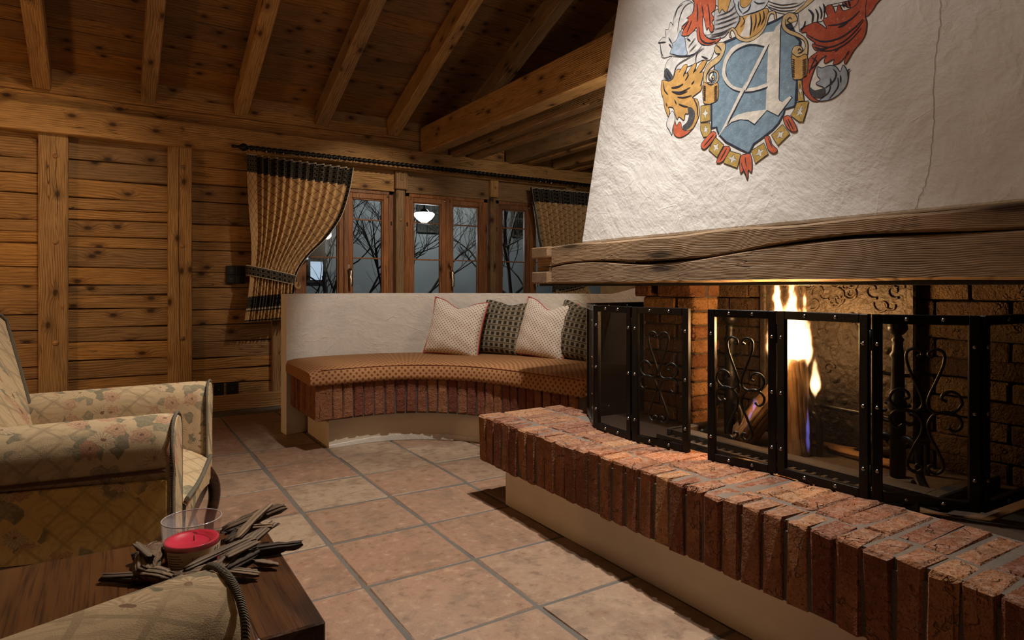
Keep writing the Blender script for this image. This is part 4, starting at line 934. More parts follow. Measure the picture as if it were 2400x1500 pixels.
def strokes(mb,pts,w,d,taper=True):
    P=[Vector(p) for p in pts]; n=len(P); vs=[]
    for i in range(n):
        t=(P[min(i+1,n-1)]-P[max(i-1,0)]).normalized(); nn=Vector((-t.y,t.x,0)); k=i/(n-1); ww=w*(0.25+0.75*math.sin(math.pi*k)**0.7) if taper else w
        a=P[i]+nn*ww/2;b=P[i]-nn*ww/2; vs+=[onhood(a.x,a.y,d),onhood(b.x,b.y,d)]
    mb.add(vs,[(2*i,2*i+1,2*i+3,2*i+2) for i in range(n-1)])
PXM=1.45/1000   # one photograph pixel on the hood face, metres
from mathutils.geometry import tessellate_polygon
for (nm,colr,ol,s) in CREST:
    layer[0]+=1; d=0.0008+layer[0]*0.00003
    raw=pp(s); pts=raw if (ol<0 or nm in('shield_border','shield_field')) else smooth_path(raw,4,True)
    if nm in ('letter_stem','letter_shadow'): pts=raw
    tri=tessellate_polygon([[Vector((p[0],p[1],0)) for p in pts]])
    mb=MB(); mb.add([onhood(p[0],p[1],d) for p in pts],[tuple(t) for t in tri])
    o=build(mb,nm,'paint_'+colr,crest)
    if abs(ol)>0:
        mb=MB(); q=[Vector((p[0],p[1],0)) for p in pts]; q=q+[q[0],q[1]]; strokes(mb,q,abs(ol)*PXM*0.95,d+0.000015,False); build(mb,'outline','paint_navy',o)
for (w,s) in STROKES:
    layer[0]+=1; P_=pp(s); P_=smooth_path(P_,6) if len(P_)>2 else [Vector(P_[0]).lerp(Vector(P_[1]),k/5) for k in range(6)]
    mb=MB(); strokes(mb,P_,w*PXM*1.25,0.0008+(61+0.25*(layer[0]-61))*0.00003+0.0001); build(mb,'brush_stroke','paint_navy',crest)
# hairline crack in the plaster
ck=[(0.870,2.5),(0.885,2.2),(0.90,1.95),(0.907,1.828),(0.905,1.754),(0.912,1.70),(0.915,1.584),(0.909,1.50),(0.911,1.43),(0.914,1.36),(0.922,1.30),(0.94,1.255),(0.947,1.222)]
rk=random.Random(6); cp=[]
for a,b in zip(ck[:-1],ck[1:]):
    for k in range(6): t=k/6; cp.append(Vector((a[0]+(b[0]-a[0])*t+rk.uniform(-.0022,.0022),a[1]+(b[1]-a[1])*t,0)))
mb=MB(); strokes(mb,cp,0.0010,0.0012,False); build(mb,'plaster_crack','paint_grey',hood)
# ------------------------------------------------------------------ folding fire screens
SZ0,SZ1=0.402,0.925
riv=MB().lathe([(0,0.005),(0.0035,0.0045),(0.006,0.002),(0.0065,0)],seg=8).mesh('rivet')
SCR_T=[(22,-292),(10,-300),(12,-320),(30,-330),(46,-318),(48,-298),(66,-278),(64,-240),(40,-160),(16,-80),(7,-20),(20,12),(62,22),(108,8),(134,-36),(124,-82),(94,-102),(66,-86),(62,-58),(80,-46)]
SCR_T=[(26,-300),(14,-292),(10,-310),(22,-330),(46,-336),(66,-318),(70,-280),(60,-225),(34,-140),(12,-70),(6,-20),(24,14),(64,22),(108,8),(134,-36),(124,-82),(94,-102),(66,-86),(60,-58),(78,-46)]
SCR_B=[(84,100),(104,118),(128,100),(134,62),(112,26),(70,14),(28,38),(8,90),(14,150),(40,220),(64,300),(62,342),(36,366),(12,352),(10,328),(26,322),(34,338)]
def screen(label,pts,deco,group,feet=True):
    c=[sum(p[k] for p in pts)/len(pts) for k in (0,1)]
    e=empty('fire_screen',(c[0],c[1],SZ0)); tag(e,label,'fire screen')
    for i,(a,b) in enumerate(zip(pts[:-1],pts[1:])):
        L=math.hypot(b[0]-a[0],b[1]-a[1])-0.006; ang=math.atan2(b[1]-a[1],b[0]-a[0]); mid=((a[0]+b[0])/2,(a[1]+b[1])/2,SZ0)
        mw=Matrix.LocRotScale(Vector(mid),Euler((0,0,ang)),None); H=SZ1-SZ0; fw=0.026; t=0.009
        fr=MB()
        for x0,x1,z0,z1 in ((-L/2,-L/2+fw,0,H),(L/2-fw,L/2,0,H),(-L/2+fw,L/2-fw,0,fw),(-L/2+fw,L/2-fw,H-fw,H)): fr.box(x0,x1,-t,t,z0,z1,0.0015)
        fo=link('panel_frame',fr.mesh('panel_frame'),'screen_steel',e,mw=mw)
        link('wire_mesh',MB().box(-L/2+fw-.002,L/2-fw+.002,-0.0008,0.0008,fw-.002,H-fw+.002).mesh('wire_mesh'),'spark_mesh',fo,mw=mw)
        nrm_=Vector((math.sin(ang),-math.cos(ang),0)); sgn=1.0 if nrm_.dot(Vector((mid[0],mid[1],0)))<0 else -1.0   # rivets on the room side
        for (x,z) in [(-L/2+fw/2,H*q) for q in (.16,.5,.84)]+[(L/2-fw/2,H*q) for q in (.16,.5,.84)]+[(L*q,zz) for q in (-.17,.17) for zz in (fw/2,H-fw/2)]:
            link('rivet',riv,'rivet_steel',fo,mw=mw@Matrix.LocRotScale(Vector((x,-sgn*t,z)),Euler((R(90)*sgn,0,0)),None))
        if i in deco:
            k=H/1110*1.02; kx=k*1.28
            for S in (SCR_T,SCR_B):
                for sx in (-1,1):
                    path=smooth_path([(sx*x*kx*0.98+ (0.002*sx),-sgn*0.013,H*0.515-z*k) for x,z in S],5)
                    link('scroll',MB().tube(path,0.0042,7).mesh('scroll'),'black_iron',fo,mw=mw)
        if i<len(pts)-2:
            for z in (0.07,0.45): link('hinge',MB().lathe([(0,z-.03),(0.006,z-.03),(0.006,z+.03),(0,z+.03)],seg=8).mesh('hinge'),'screen_steel',e,mw=Matrix.Translation(Vector((b[0],b[1],SZ0))))
    return e
screen('black folding mesh fire screen standing nearest the curved bench',[(2.36,2.47),(1.957,2.423),(1.757,2.127),(1.733,1.872),(1.781,1.621)],(3,),'fire screens')
screen('black folding mesh fire screen before the flame with two scroll ornaments',[(1.762,1.524),(1.816,1.286),(1.817,0.991),(1.961,0.777),(2.36,0.765)],(0,2),'fire screens')
# ------------------------------------------------------------------ andirons
def andiron(label,x,y,yaw,s=1.0):
    e=empty('andiron',(x,y,0.404),yaw); tag(e,label,'andiron')
    p=MB().lathe([(0,0.0),(0.022,0.0),(0.021,0.20),(0.028,0.22),(0.020,0.24),(0.017,0.36),(0.023,0.372),(0.016,0.384),(0.014,0.41),(0.018,0.418),(0.011,0.43)],seg=14)
    local(p,'post','black_iron',e,(0,0,0.02))
    local(MB().lathe([(0.0,0.030),(0.011,0.028),(0.022,0.019),(0.0275,0.004),(0.027,-0.006),(0.018,-0.018),(0.010,-0.024),(0.0,-0.025)],seg=18),'ball_finial','black_iron',e,(0,0,0.475))
    for sg in (-1,1):
        q=MB().tube(smooth_path([(0,0.0,0.13),(-0.01,sg*0.035,0.145),(-0.015,sg*0.065,0.115),(-0.02,sg*0.072,0.05),(-0.03,sg*0.098,0.010),(-0.03,sg*0.115,0.010)],6),0.011,8); local(q,'leg','black_iron',e)
        sp=spiral2(0,0,0.034,0.008,math.pi/2,sg*6.5); q=MB().tube([(0,sg*0.036+a,0.21+b) for a,b in sp],0.006,7); local(q,'scroll','black_iron',e)
        q=MB().tube([(0,sg*0.010,0.33),(0,sg*0.05,0.335),(0,sg*0.058,0.345)],0.006,7); local(q,'hook','black_iron',e)
    local(MB().tube(smooth_path([(0,0,0.11),(0.08,0,0.108),(0.17,0,0.106),(0.175,0,0.09),(0.178,0,0.0)],5),0.009,8),'log_bar','black_iron',e)
    return e
andiron('black iron andiron with ball top standing left of the flame',2.075,1.685,0.0); andiron('black iron andiron with ball top standing right of the flame',2.02,1.02,0.0)
# log rest bar
gr=empty('log_rest',(2.12,1.2,0.404)); tag(gr,'bent iron log rest bar right of the burning log','log rest')
local(MB().tube(smooth_path([(0.0,0.135,0.0),(0.0,0.135,0.10),(0.0,0.145,0.135),(0.0,0.175,0.150),(0.0,0.30,0.150)],5),0.011,8),'near_bar','black_iron',gr); local(MB().tube([(0.08,0.18,0.165),(0.08,-0.10,0.160)],0.009,8),'rear_bar','black_iron',gr)
local(MB().tube([(0.08,-0.09,0.16),(0.08,-0.09,0.0)],0.009,8),'rear_foot','black_iron',gr)
# ------------------------------------------------------------------ logs
def log(label,p0,p1,r,seed,split=True):
    rr=random.Random(seed); a=Vector(p0); b=Vector(p1); L=(b-a).length; N=20; S=24; vs=[];fs=[]
    sh=[(1.0 if not (split and k<6) else (0.8,0.66,0.60,0.60,0.66,0.8)[k])*rr.uniform(.95,1.05) for k in range(S)]
    for i in range(N+1):
        for k in range(S):
            q=r*sh[k]*(1+0.03*math.sin(i*0.8+k)+rr.uniform(-.02,.02)); an=2*math.pi*k/S
            vs.append((-L/2+L*i/N+(rr.uniform(-.012,.012) if i in (0,N) else 0),q*math.cos(an),q*math.sin(an)))
    for i in range(N):
        for k in range(S): l=(k+1)%S; fs.append((i*S+k,(i+1)*S+k,(i+1)*S+l,i*S+l))
    fs+=[tuple(range(S)),tuple(N*S+k for k in range(S-1,-1,-1))]
    mb=MB(); mb.add(vs,fs[:-2],True); mb.add(vs[:S],[tuple(range(S))]); mb.add(vs[-S:],[tuple(range(S-1,-1,-1))]); o=link('firewood_log',mb.mesh('firewood_log'),'log_bark',None,mw=frame(a,b,(-1,-0.5,0.3))); tag(o,label,'log'); return o
log('upright split log burning at its top behind the screen',(2.085,1.395,0.404),(2.10,1.425,0.735),0.047,1)
log('split log leaning against the upright burning log',(2.06,1.62,0.425),(2.10,1.475,0.62),0.055,2)
log('charred stick lying on the tray before the right andiron',(1.99,1.08,0.418),(2.02,0.98,0.420),0.016,3)
log('charred bit of wood lying flat behind the upright log',(2.20,1.34,0.42),(2.17,1.10,0.418),0.016,4)
log('grey ash-covered stick lying along the fireback foot',(2.22,1.52,0.418),(2.24,1.28,0.418),0.014,5)
# ------------------------------------------------------------------ the fire
fire=empty('fire',(2.10,1.42,0.70)); tag(fire,'tall yellow flame licking up from the upright log','fire')
def flamelet(nm,base,h,w,mat,lean=(0,0)):
    def f(a,b):
        an=2*math.pi*a; return (base[0]+lean[0]*b*b+w*math.cos(an)*(1-0.25*b),base[1]+lean[1]*b*b+w*math.sin(an)*(1-0.25*b),base[2]+h*b)
    S=16; mb=MB(); mb.grid(f,S,8,True,True); mb.add([f(k/S,0) for k in range(S)],[tuple(range(S-1,-1,-1))]); mb.add([f(k/S,1) for k in range(S)],[tuple(range(S))])
    return build(mb,nm,mat,fire)
flamelet('flame',(2.09,1.425,0.680),0.47,0.095,'flame_main',(0.0,0.0)); flamelet('flame',(2.07,1.462,0.700),0.42,0.062,'flame_main',(0.0,0.03)); flamelet('flame',(2.11,1.392,0.700),0.38,0.055,'flame_main',(0,-0.02))
flamelet('flame',(2.115,1.352,0.610),0.24,0.032,'flame_main',(0,-0.015)); flamelet('flame',(2.075,1.352,0.402),0.30,0.011,'flame_blue',(0.01,0.006)); flamelet('flame',(2.02,1.585,0.43),0.22,0.018,'flame_blue',(0.03,-0.11))
point('fire_glow',(1.99,1.42,0.84),24,(1.0,0.53,0.19),0.05)
point('ember_glow',(2.05,1.55,0.52),3.0,(1.0,0.42,0.12),0.04)
# ------------------------------------------------------------------ armchairs
def armchair(label,loc,yaw,armfab):
    e=empty('armchair',(loc[0],loc[1],0),yaw); tag(e,label,'armchair',None)
    # arms: rolled top, straight sides
    for sg in (-1,1):
        sec=[(0.395,0.262),(0.395,0.40),(0.392,0.485),(0.405,0.515),(0.413,0.55),(0.410,0.585),(0.395,0.617),(0.368,0.637),(0.333,0.642),(0.300,0.634),(0.276,0.610),(0.268,0.57),(0.268,0.40),(0.268,0.262)]
        def ax(x): return sec
        xs=[-0.42,-0.2,0.0,0.2,0.31,0.345,0.357]; vs=[];fs=[]; m=len(sec)
        for i,x in enumerate(xs):
            ins=(0,0,0,0,0,0.006,0.016)[i]; dz=-0.03*(0.36-x)/0.78
            for (y,z) in sec:
                yy=y-(y-0.333)*ins/0.08; zz=z+(dz if z>0.5 else dz*max(0,(z-0.27)/0.23)*1.0)-(ins*0.6 if z>0.5 else 0); vs.append((x,sg*yy,zz))
        for i in range(len(xs)-1):
            for k in range(m): l=(k+1)%m; q=(i*m+k,(i+1)*m+k,(i+1)*m+l,i*m+l); fs.append(q if sg<0 else q[::-1])
        mb=MB(); mb.add(vs,fs,True); mb.add([vs[(len(xs)-1)*m+k] for k in range(m)],[tuple(range(m)) if sg>0 else tuple(range(m-1,-1,-1))]); mb.add([vs[k] for k in range(m)],[tuple(range(m))])
        arm=local(mb,'arm',armfab,e)
        edge=[(0.352,sg*y,z-0.002) for y,z in sec]; local(MB().tube(smooth_path(edge,3),0.0050,6),'edge_braid','edge_braid',arm)
        local(MB().tube([(0.335,sg*0.399,0.493),(-0.05,sg*0.399,0.480),(-0.42,sg*0.399,0.468)],0.0055,6),'side_braid','braid',arm)
        local(MB().tube([(0.335,sg*0.398,0.278),(0.20,sg*0.398,0.266),(-0.05,sg*0.398,0.268),(-0.42,sg*0.398,0.27)],0.0055,6),'side_braid','braid',arm)
        local(MB().box(-0.42,0.338,min(sg*0.390,sg*0.3985),max(sg*0.390,sg*0.3985),0.272,0.466,0.003),'side_panel','tapestry_ochre',arm)
        local(MB().box(-0.42,0.30,sg*0.335-0.058,sg*0.335+0.058,0.215,0.263,0.004),'side_rail','dark_leg',e)
        # front cabriole leg and plain rear leg
        pth=smooth_path([(0.335,sg*0.352,0.29),(0.362,sg*0.364,0.235),(0.366,sg*0.366,0.17),(0.350,sg*0.358,0.09),(0.350,sg*0.356,0.04),(0.362,sg*0.362,0.014)],5)
        local(MB().tube(pth,lambda t:(0.027-0.014*t if t<0.75 else 0.0165+0.03*(t-0.75)),10),'leg','dark_leg',e)
        local(MB().tube([(-0.36,sg*0.32,0.26),(-0.40,sg*0.33,0.0)],lambda t:0.028-0.008*t,8),'leg','dark_leg',e)
    # seat with rounded front
    def seat(a,b):
        x=-0.32+0.685*a; y=-0.262+0.524*b; d=max(0,(a-0.80)/0.20); z=0.405+0.018*math.sin(math.pi*b)*math.sin(math.pi*min(1,a*0.9+.05))-0.055*d*d
        return (x,y,z)
    mb=MB(); mb.grid(seat,24,16); 
    mb.add([seat(1,b/15) for b in range(16)]+[(0.362,-0.262+0.524*b/15,0.262+0.03*abs(math.sin(math.pi*b/15))) for b in range(16)],[(k,16+k,17+k,k+1) for k in range(15)],True)
    mb.box(-0.32,0.34,-0.26,0.26,0.24,0.34)
    st=local(mb,'seat','tapestry_floral',e)
    local(MB().tube([(0.367,y,0.352-0.0*y+0.05*(1-math.cos(y*6))*0.3) for y in [-.26+.52*k/14 for k in range(15)]],0.008,6),'front_braid','edge_braid',st)
    local(MB().box(0.29,0.352,-0.29,0.29,0.225,0.272,0.006),'front_rail','dark_leg',e)
    # backrest, leaning, rounded crown
    def crown(s): return 0.880+0.065*math.cos(s*math.pi/2*0.98)**0.6
    def bk(a,b,fr):
        s=a*2-1; y=s*0.285; z=0.37+(crown(s)-0.37)*b; x=-0.175-0.22*(z-0.37)+(0.022*math.cos(s*1.4)*math.sin(math.pi*min(1,b+0.06)) if fr else -0.135); 
        return (x,y,z)
    mb=MB(); N=18; mb.grid(lambda a,b:bk(a,b,True),N,N); mb.grid(lambda a,b:bk(1-a,b,False),N,N)
    rim=[(0,k/(N-1)) for k in range(N)]+[(k/(N-1),1) for k in range(1,N)]+[(1,1-k/(N-1)) for k in range(1,N)]
    vs=[];fs=[]
    for i,(a,b) in enumerate(rim):
        f=Vector(bk(a,b,True)); r_=Vector(bk(a,b,False)); out=Vector((0,(a*2-1)*(0.014 if 0<b else .014),0.014 if b==1 else 0)); vs+=[f,f.lerp(r_,0.25)+out,f.lerp(r_,0.75)+out,r_]
    for i in range(len(rim)-1):
        for k in range(3): fs.append((4*i+k,4*i+k+1,4*i+5+k,4*i+4+k))
    mb.add(vs,fs,True); bo=local(mb,'backrest','tapestry_floral',e)
    local(MB().tube([Vector(bk(a,b,True))+Vector((0.002,0,0)) for a,b in rim],0.0065,6),'edge_braid','edge_braid',bo)
    return e
armchair('floral tapestry armchair standing behind the dark wooden table',(-0.098,2.482),R(-14),'tapestry_floral'); armchair('floral tapestry armchair nearest the camera, only its arm in view',(-0.126,0.470),R(16),'tapestry_plain')
# ------------------------------------------------------------------ low table
tb_=empty('low_table',(-0.4,1.25,0)); tag(tb_,'low dark brown wooden table holding the red candle','table')
TX0,TX1,TY0,TY1=-1.15,0.285,0.999,1.50
for a,b in ((TX0,-0.43),(-0.43,TX1)):
    board('top_plank',((a+b)/2,TY0,0.461),((a+b)/2,TY1,0.461),b-a-0.0005,0.038,(0,0,1),'table_wood',tb_,0.003,0.0)
for x in (TX0+0.12,TX1-0.16):
    for yv in (TY0+0.08,TY1-0.08): board('leg',(x,yv,0.0),(x,yv,0.442),0.07,0.07,(1,0,0),'table_wood',tb_,0.006)
board('apron',(TX0+.1,TY0+0.06,0.41),(TX1-.12,TY0+.06,0.41),0.07,0.022,(0,-1,0),'table_wood',tb_); board('apron',(TX0+.1,TY1-0.06,0.41),(TX1-.12,TY1-.06,0.41),0.07,0.022,(0,-1,0),'table_wood',tb_)
# ------------------------------------------------------------------ candle in a glass
CX,CY,CZ=0.13,1.338,0.4805
cd=empty('candle_jar',(CX,CY,CZ)); tag(cd,'red candle in a short glass jar with a paper label on table','candle')
g1=[(0.0,0.0),(0.044,0.0),(0.046,0.004),(0.0515,0.085),(0.0522,0.0865),(0.0510,0.087),(0.0495,0.085),(0.0445,0.007),(0.0,0.006)]
go=local(MB().lathe(g1,seg=40),'glass','candle_glass',cd); local(MB().tube([(0.0509*math.cos(2*math.pi*k/40),0.0509*math.sin(2*math.pi*k/40),0.0866) for k in range(40)],0.0011,6,closed=True),'rim','glass_rim',go)
local(MB().lathe([(0.0,0.0065),(0.0440,0.0072),(0.0465,0.046),(0.0467,0.0485),(0.038,0.0470),(0.035,0.0435),(0.0,0.043)],seg=40),'wax','wax',cd)
local(MB().lathe([(0.0,0.0),(0.0012,0.0),(0.0010,0.010),(0,0.010)],seg=8),'wick','label_ink',cd,(0.004,0.002,0.043))
def lab(a0,a1,z0,z1,off,mat,nm,par):
    mb=MB(); mb.grid(lambda a,b:((0.0462+0.0055*((z0+(z1-z0)*b)-0.004)/0.081+off)*math.cos(a0+(a1-a0)*a),(0.0462+0.0055*((z0+(z1-z0)*b)-0.004)/0.081+off)*math.sin(a0+(a1-a0)*a),z0+(z1-z0)*b),24,2); return local(mb,nm,mat,par)
lo=lab(R(-150),R(20),0.006,0.040,0.0006,'paper_label','label',cd)
lab(R(-80),R(20),0.008,0.029,0.0009,'label_red','label_picture',lo)
def lettering(txt,a0,z,size,mat,par,step):
    for k,ch in enumerate(txt):
        cu_=bpy.data.curves.new('letter','FONT'); cu_.body=ch; cu_.size=size; cu_.align_x='CENTER'; cu_.extrude=0.0001
        tmp=bpy.data.objects.new('letter',cu_); C.objects.link(tmp); dg=bpy.context.evaluated_depsgraph_get(); me=bpy.data.meshes.new_from_object(tmp.evaluated_get(dg)); bpy.data.objects.remove(tmp)
        an=a0+step*k; r_=0.0462+0.0055*(z-0.004)/0.081+0.0012
        mw=WORLD[cd.name]@Matrix.LocRotScale(Vector((r_*math.cos(an),r_*math.sin(an),z)),Euler((R(90),0,an+math.pi/2)),None); me.materials.clear(); link('letter',me,mat,par,mw=mw)
lettering('ARIES',R(-42),0.031,0.0095,'label_ink',lo,R(9.5)); lettering('LEC',R(-92),0.020,0.013,'label_ink',lo,R(11))
for k in range(6): lab(R(-146),R(-112-(k%3)*4),0.010+k*0.0046,0.0112+k*0.0046,0.0009,'label_ink','label_line',lo)
# ------------------------------------------------------------------ driftwood wreath
wr=empty('driftwood_wreath',(CX,CY,CZ)); tag(wr,'wreath of loose driftwood pieces around the red candle','driftwood')
def stick(p0,p1,r,seed,flat=1.0,mat='driftwood'):
    rr=random.Random(seed); a=Vector(p0);b=Vector(p1); L=(b-a).length; N=9;S=9; vs=[];fs=[]; bend=rr.uniform(-.06,.06)*L
    ks=[rr.uniform(.7,1.2) for _ in range(S)]
    for i in range(N+1):
        t=i/N; tap=0.55+0.45*math.sin(math.pi*(0.12+0.8*t))+rr.uniform(-.12,.12)
        for k in range(S):
            an=2*math.pi*k/S; q=r*tap*ks[k]*rr.uniform(.9,1.1); vs.append((-L/2+L*t+(rr.uniform(-.008,.008) if i in(0,N) else 0),q*math.cos(an)+bend*math.sin(math.pi*t),q*math.sin(an)*flat))
    for i in range(N):
        for k in range(S): l=(k+1)%S; fs.append((i*S+k,(i+1)*S+k,(i+1)*S+l,i*S+l))
    fs+=[tuple(range(S)),tuple(N*S+k for k in range(S-1,-1,-1))]
    mb=MB(); mb.add(vs,fs,True); link('stick',mb.mesh('stick'),mat,wr,mw=frame(a,b,(0,0,1)))
T=0.481
D_='driftwood_dark'; W_='driftwood'
for k,(p0,p1,r,fl,mt) in enumerate([((0.070,1.372,T+.030),(0.052,1.290,T+.016),0.026,0.75,W_),((0.045,1.305,T+.014),(0.088,1.262,T+.012),0.017,0.8,W_),
 ((-0.010,1.338,T+.009),(0.155,1.245,T+.010),0.012,0.8,D_),((0.115,1.268,T+.020),(0.238,1.322,T+.032),0.010,0.6,W_),((0.160,1.246,T+.014),(0.285,1.372,T+.034),0.014,0.6,W_),
 ((0.205,1.322,T+.034),(0.290,1.432,T+.054),0.010,0.6,W_),((0.195,1.418,T+.022),(0.325,1.452,T+.040),0.016,0.7,D_),((0.20,1.318,T+.012),(0.318,1.292,T+.013),0.011,0.9,D_),
 ((0.09,1.262,T+.011),(0.185,1.288,T+.011),0.013,0.7,W_),((0.185,1.238,T+.011),(0.222,1.205,T+.010),0.012,0.6,W_),((0.178,1.258,T+.028),(0.238,1.300,T+.030),0.012,0.6,W_),
 ((0.20,1.365,T+.014),(0.262,1.425,T+.016),0.016,0.8,D_),((0.04,1.392,T+.012),(0.115,1.418,T+.014),0.015,0.8,D_),((0.135,1.240,T+.009),(0.255,1.318,T+.014),0.011,0.8,D_),((0.062,1.296,T+.040),(0.040,1.345,T+.052),0.010,0.7,W_),((0.215,1.395,T+.030),(0.275,1.360,T+.036),0.009,0.7,W_),((0.06,1.245,T+.009),(0.125,1.222,T+.009),0.010,0.7,D_),((0.228,1.262,T+.010),(0.262,1.228,T+.009),0.009,0.7,W_)]):
    stick(p0,p1,r,100+k,fl,mt)
# ------------------------------------------------------------------ curtain rod
rod=empty('curtain_rod',(2.7,5.5,2.11)); tag(rod,'twisted black iron curtain rod above the row of windows','curtain rod')
N=900; rm_=MB(); RX0,RX1=0.93,4.85; vs=[];fs=[];S=10
for i in range(N+1):
    x=RX0+(RX1-RX0)*i/N; 
    for k in range(S):
        an=2*math.pi*k/S; q=0.0175*(1+0.22*math.cos(2*(an-x*70))); vs.append((x,5.50+q*math.cos(an),2.128-0.008*(x-0.93)/3.9+q*math.sin(an)))
for i in range(N):
    for k in range(S): l=(k+1)%S; fs.append((i*S+k,(i+1)*S+k,(i+1)*S+l,i*S+l))
rm_.add(vs,fs,True); build(rm_,'twisted_bar','black_iron',rod)
fin=MB().lathe([(0,-0.06),(0.011,-0.055),(0.014,-0.04),(0.010,-0.025),(0.012,0.0),(0.030,0.022),(0.033,0.035),(0.026,0.052),(0.012,0.062),(0.012,0.08)],seg=14)
link('finial',fin.mesh('finial'),'black_iron',rod,mw=Matrix.LocRotScale(Vector((0.875,5.50,2.128)),Euler((0,R(90),0)),None))
link('centre_knop',MB().lathe([(0.012,-0.05),(0.02,-0.03),(0.024,-0.015),(0.012,0),(0.024,0.015),(0.02,0.03),(0.012,0.05)],seg=12).mesh('centre_knop'),'black_iron',rod,mw=Matrix.LocRotScale(Vector((2.78,5.50,2.124)),Euler((0,R(90),0)),None))
for x in (0.90,2.78,4.8): build(MB().tube([(x,5.51,2.125),(x,5.66,2.15)],0.008,8),'bracket','black_iron',rod)
ring=MB().tube([(0,0.019*math.cos(2*math.pi*k/14),0.019*math.sin(2*math.pi*k/14)-0.012) for k in range(14)],0.0022,5,closed=True).mesh('ring')
# ------------------------------------------------------------------ curtains
def curtain(label,left,right,nf,tie,rings,mirror=False):
    e=empty('curtain',((left[0][0]+right[0][0])/2,5.55,0.7)); tag(e,label,'curtain')
    lp=smooth_path([(x,z,0) for x,z in left],8); rp=smooth_path([(x,z,0) for x,z in right],8)
    NU,NV=int(nf*14),70; d1,_=dense(lp,0.002); d2,_=dense(rp,0.002); vs=[];uv=[];bd=[]
    Hc=left[0][1]-left[-1][1]; Wc=(right[0][0]-left[0][0])*1.9
    for j in range(NV):
        t=j/(NV-1); a=d1[int(t*(len(d1)-1))]; b=d2[int(t*(len(d2)-1))]
        ztie=tie; tt=(a.y-ztie); pinch=math.exp(-(tt/0.12)**2)
        for i in range(NU):
            s=i/(NU-1); q=(1-s) if mirror else s; q2=q**0.82
            amp=(0.034+0.016*min(1,t*2))*(1-0.55*pinch)
            qq=max(0.0,q-0.085)/0.915; ph=2*math.pi*nf*(qq**0.92); fold=math.cos(ph)+0.2*math.cos(2*ph) if qq>0 else 1.2-0.2*math.sin(math.pi*q/0.085)
            x=a.x+(b.x-a.x)*s; z=a.y+(b.y-a.y)*s+0.006*math.cos(ph)*(t>0.9)
            x+=0.010*math.cos(ph)*(0.6+0.4*math.sin(ph*0.37))
            vs.append((x,5.545-amp*fold,z)); uv.append((q*Wc,t*Hc*1.05)); 
    faces=[(j*NU+i,j*NU+i+1,(j+1)*NU+i+1,(j+1)*NU+i) for j in range(NV-1) for i in range(NU-1)]
    mb=MB(); mb.add(vs,faces,True); me=mb.mesh('cloth'); setuv(me,lambda i:uv[i])
    at=me.attributes.new('band','FLOAT','POINT')
    for k,(u,v) in enumerate(uv):
        t=v/(Hc*1.05); w=0.0
        zt=0.135 if v<0.14 else 0
        if v<0.155: w=1.0
        if v<0.006: w=2.0
        if 0.855<t<0.92: w=1.0
        if 0.922<t<0.93 or t>0.988: w=2.0
        if u>Wc-0.035: w=1.0
        if u>Wc-0.006: w=2.0
        at.data[k].value=w
    co=link('cloth',me,'curtain_fabric',e)
    sd=co.modifiers.new('thick','SOLIDIFY'); sd.thickness=0.003
    for x in rings:
        link('ring',ring,'chrome',e,loc=(x,5.50,2.124-0.008*(x-0.93)/3.9),rot=(0,0,R(8)))
    # tie-back band
    ax=min(d1,key=lambda p:abs(p.y-tie)); bx=min(d2,key=lambda p:abs(p.y-(tie-0.055)))
    cx=(ax.x+bx.x)/2; hw=(bx.x-ax.x)/2+0.02; n=48; vs=[];uvb=[]
    for k in range(n+1):
        an=2*math.pi*k/n; x=cx+hw*math.cos(an); yv=5.55+0.078*math.sin(an); zc=tie-(0.035 if not mirror else -0.035)*(math.cos(an))*1.2-0.03
        for m_,o in enumerate((0.042,0.037,-0.037,-0.042)): vs.append((x,yv,zc+o)); uvb.append((k/n*1.1,0.003+o if m_ in(1,2) else o))
    fs=[(4*k+m_,4*(k+1)+m_,4*(k+1)+m_+1,4*k+m_+1) for k in range(n) for m_ in range(3)]
    mb=MB(); mb.add(vs,fs,True); me=mb.mesh('tieback'); setuv(me,lambda i:(uvb[i][0],uvb[i][1]+0.0385)); at=me.attributes.new('band','FLOAT','FACE')
    for k in range(len(me.polygons)): at.data[k].value=1.0 if k%3==1 else 2.0
    to=link('tieback',me,'curtain_fabric',e); to.modifiers.new('thick','SOLIDIFY').thickness=0.003
    kx=(bx.x+0.01) if not mirror else (ax.x-0.01); 
    build(MB().tube(smooth_path([(kx,5.50,tie-0.09),(kx-0.02,5.47,tie-0.115),(kx,5.46,tie-0.14),(kx+0.02,5.48,tie-0.12),(kx+0.035,5.56,tie-0.10),(kx+0.06,5.66,tie-0.09)],5),0.010,8),'tie_cord','cord',e)
CL=[(0.923,2.082),(0.936,1.707),(0.955,1.396),(0.959,1.16),(0.930,0.91),(0.905,0.715)]; CRr=[(1.813,2.054),(1.775,1.843),(1.699,1.613),(1.568,1.421),(1.423,1.269),(1.324,1.104),(1.300,0.942),(1.275,0.735)]
curtain('tan lattice curtain tied back at the left window edge',CL,CRr,13,1.13,[0.945+k*0.0665 for k in range(14)])
curtain('tan lattice curtain tied back beside the white chimney hood',[(3.695,2.045),(3.72,1.9),(3.75,1.776),(3.814,1.444),(3.92,1.2),(4.024,1.06),(4.03,0.9),(4.02,0.72)],[(4.66,2.05),(4.64,1.7),(4.58,1.39),(4.45,1.10),(4.47,0.91),(4.5,0.715)],13,1.06,[3.72+k*0.07 for k in range(14)],True)
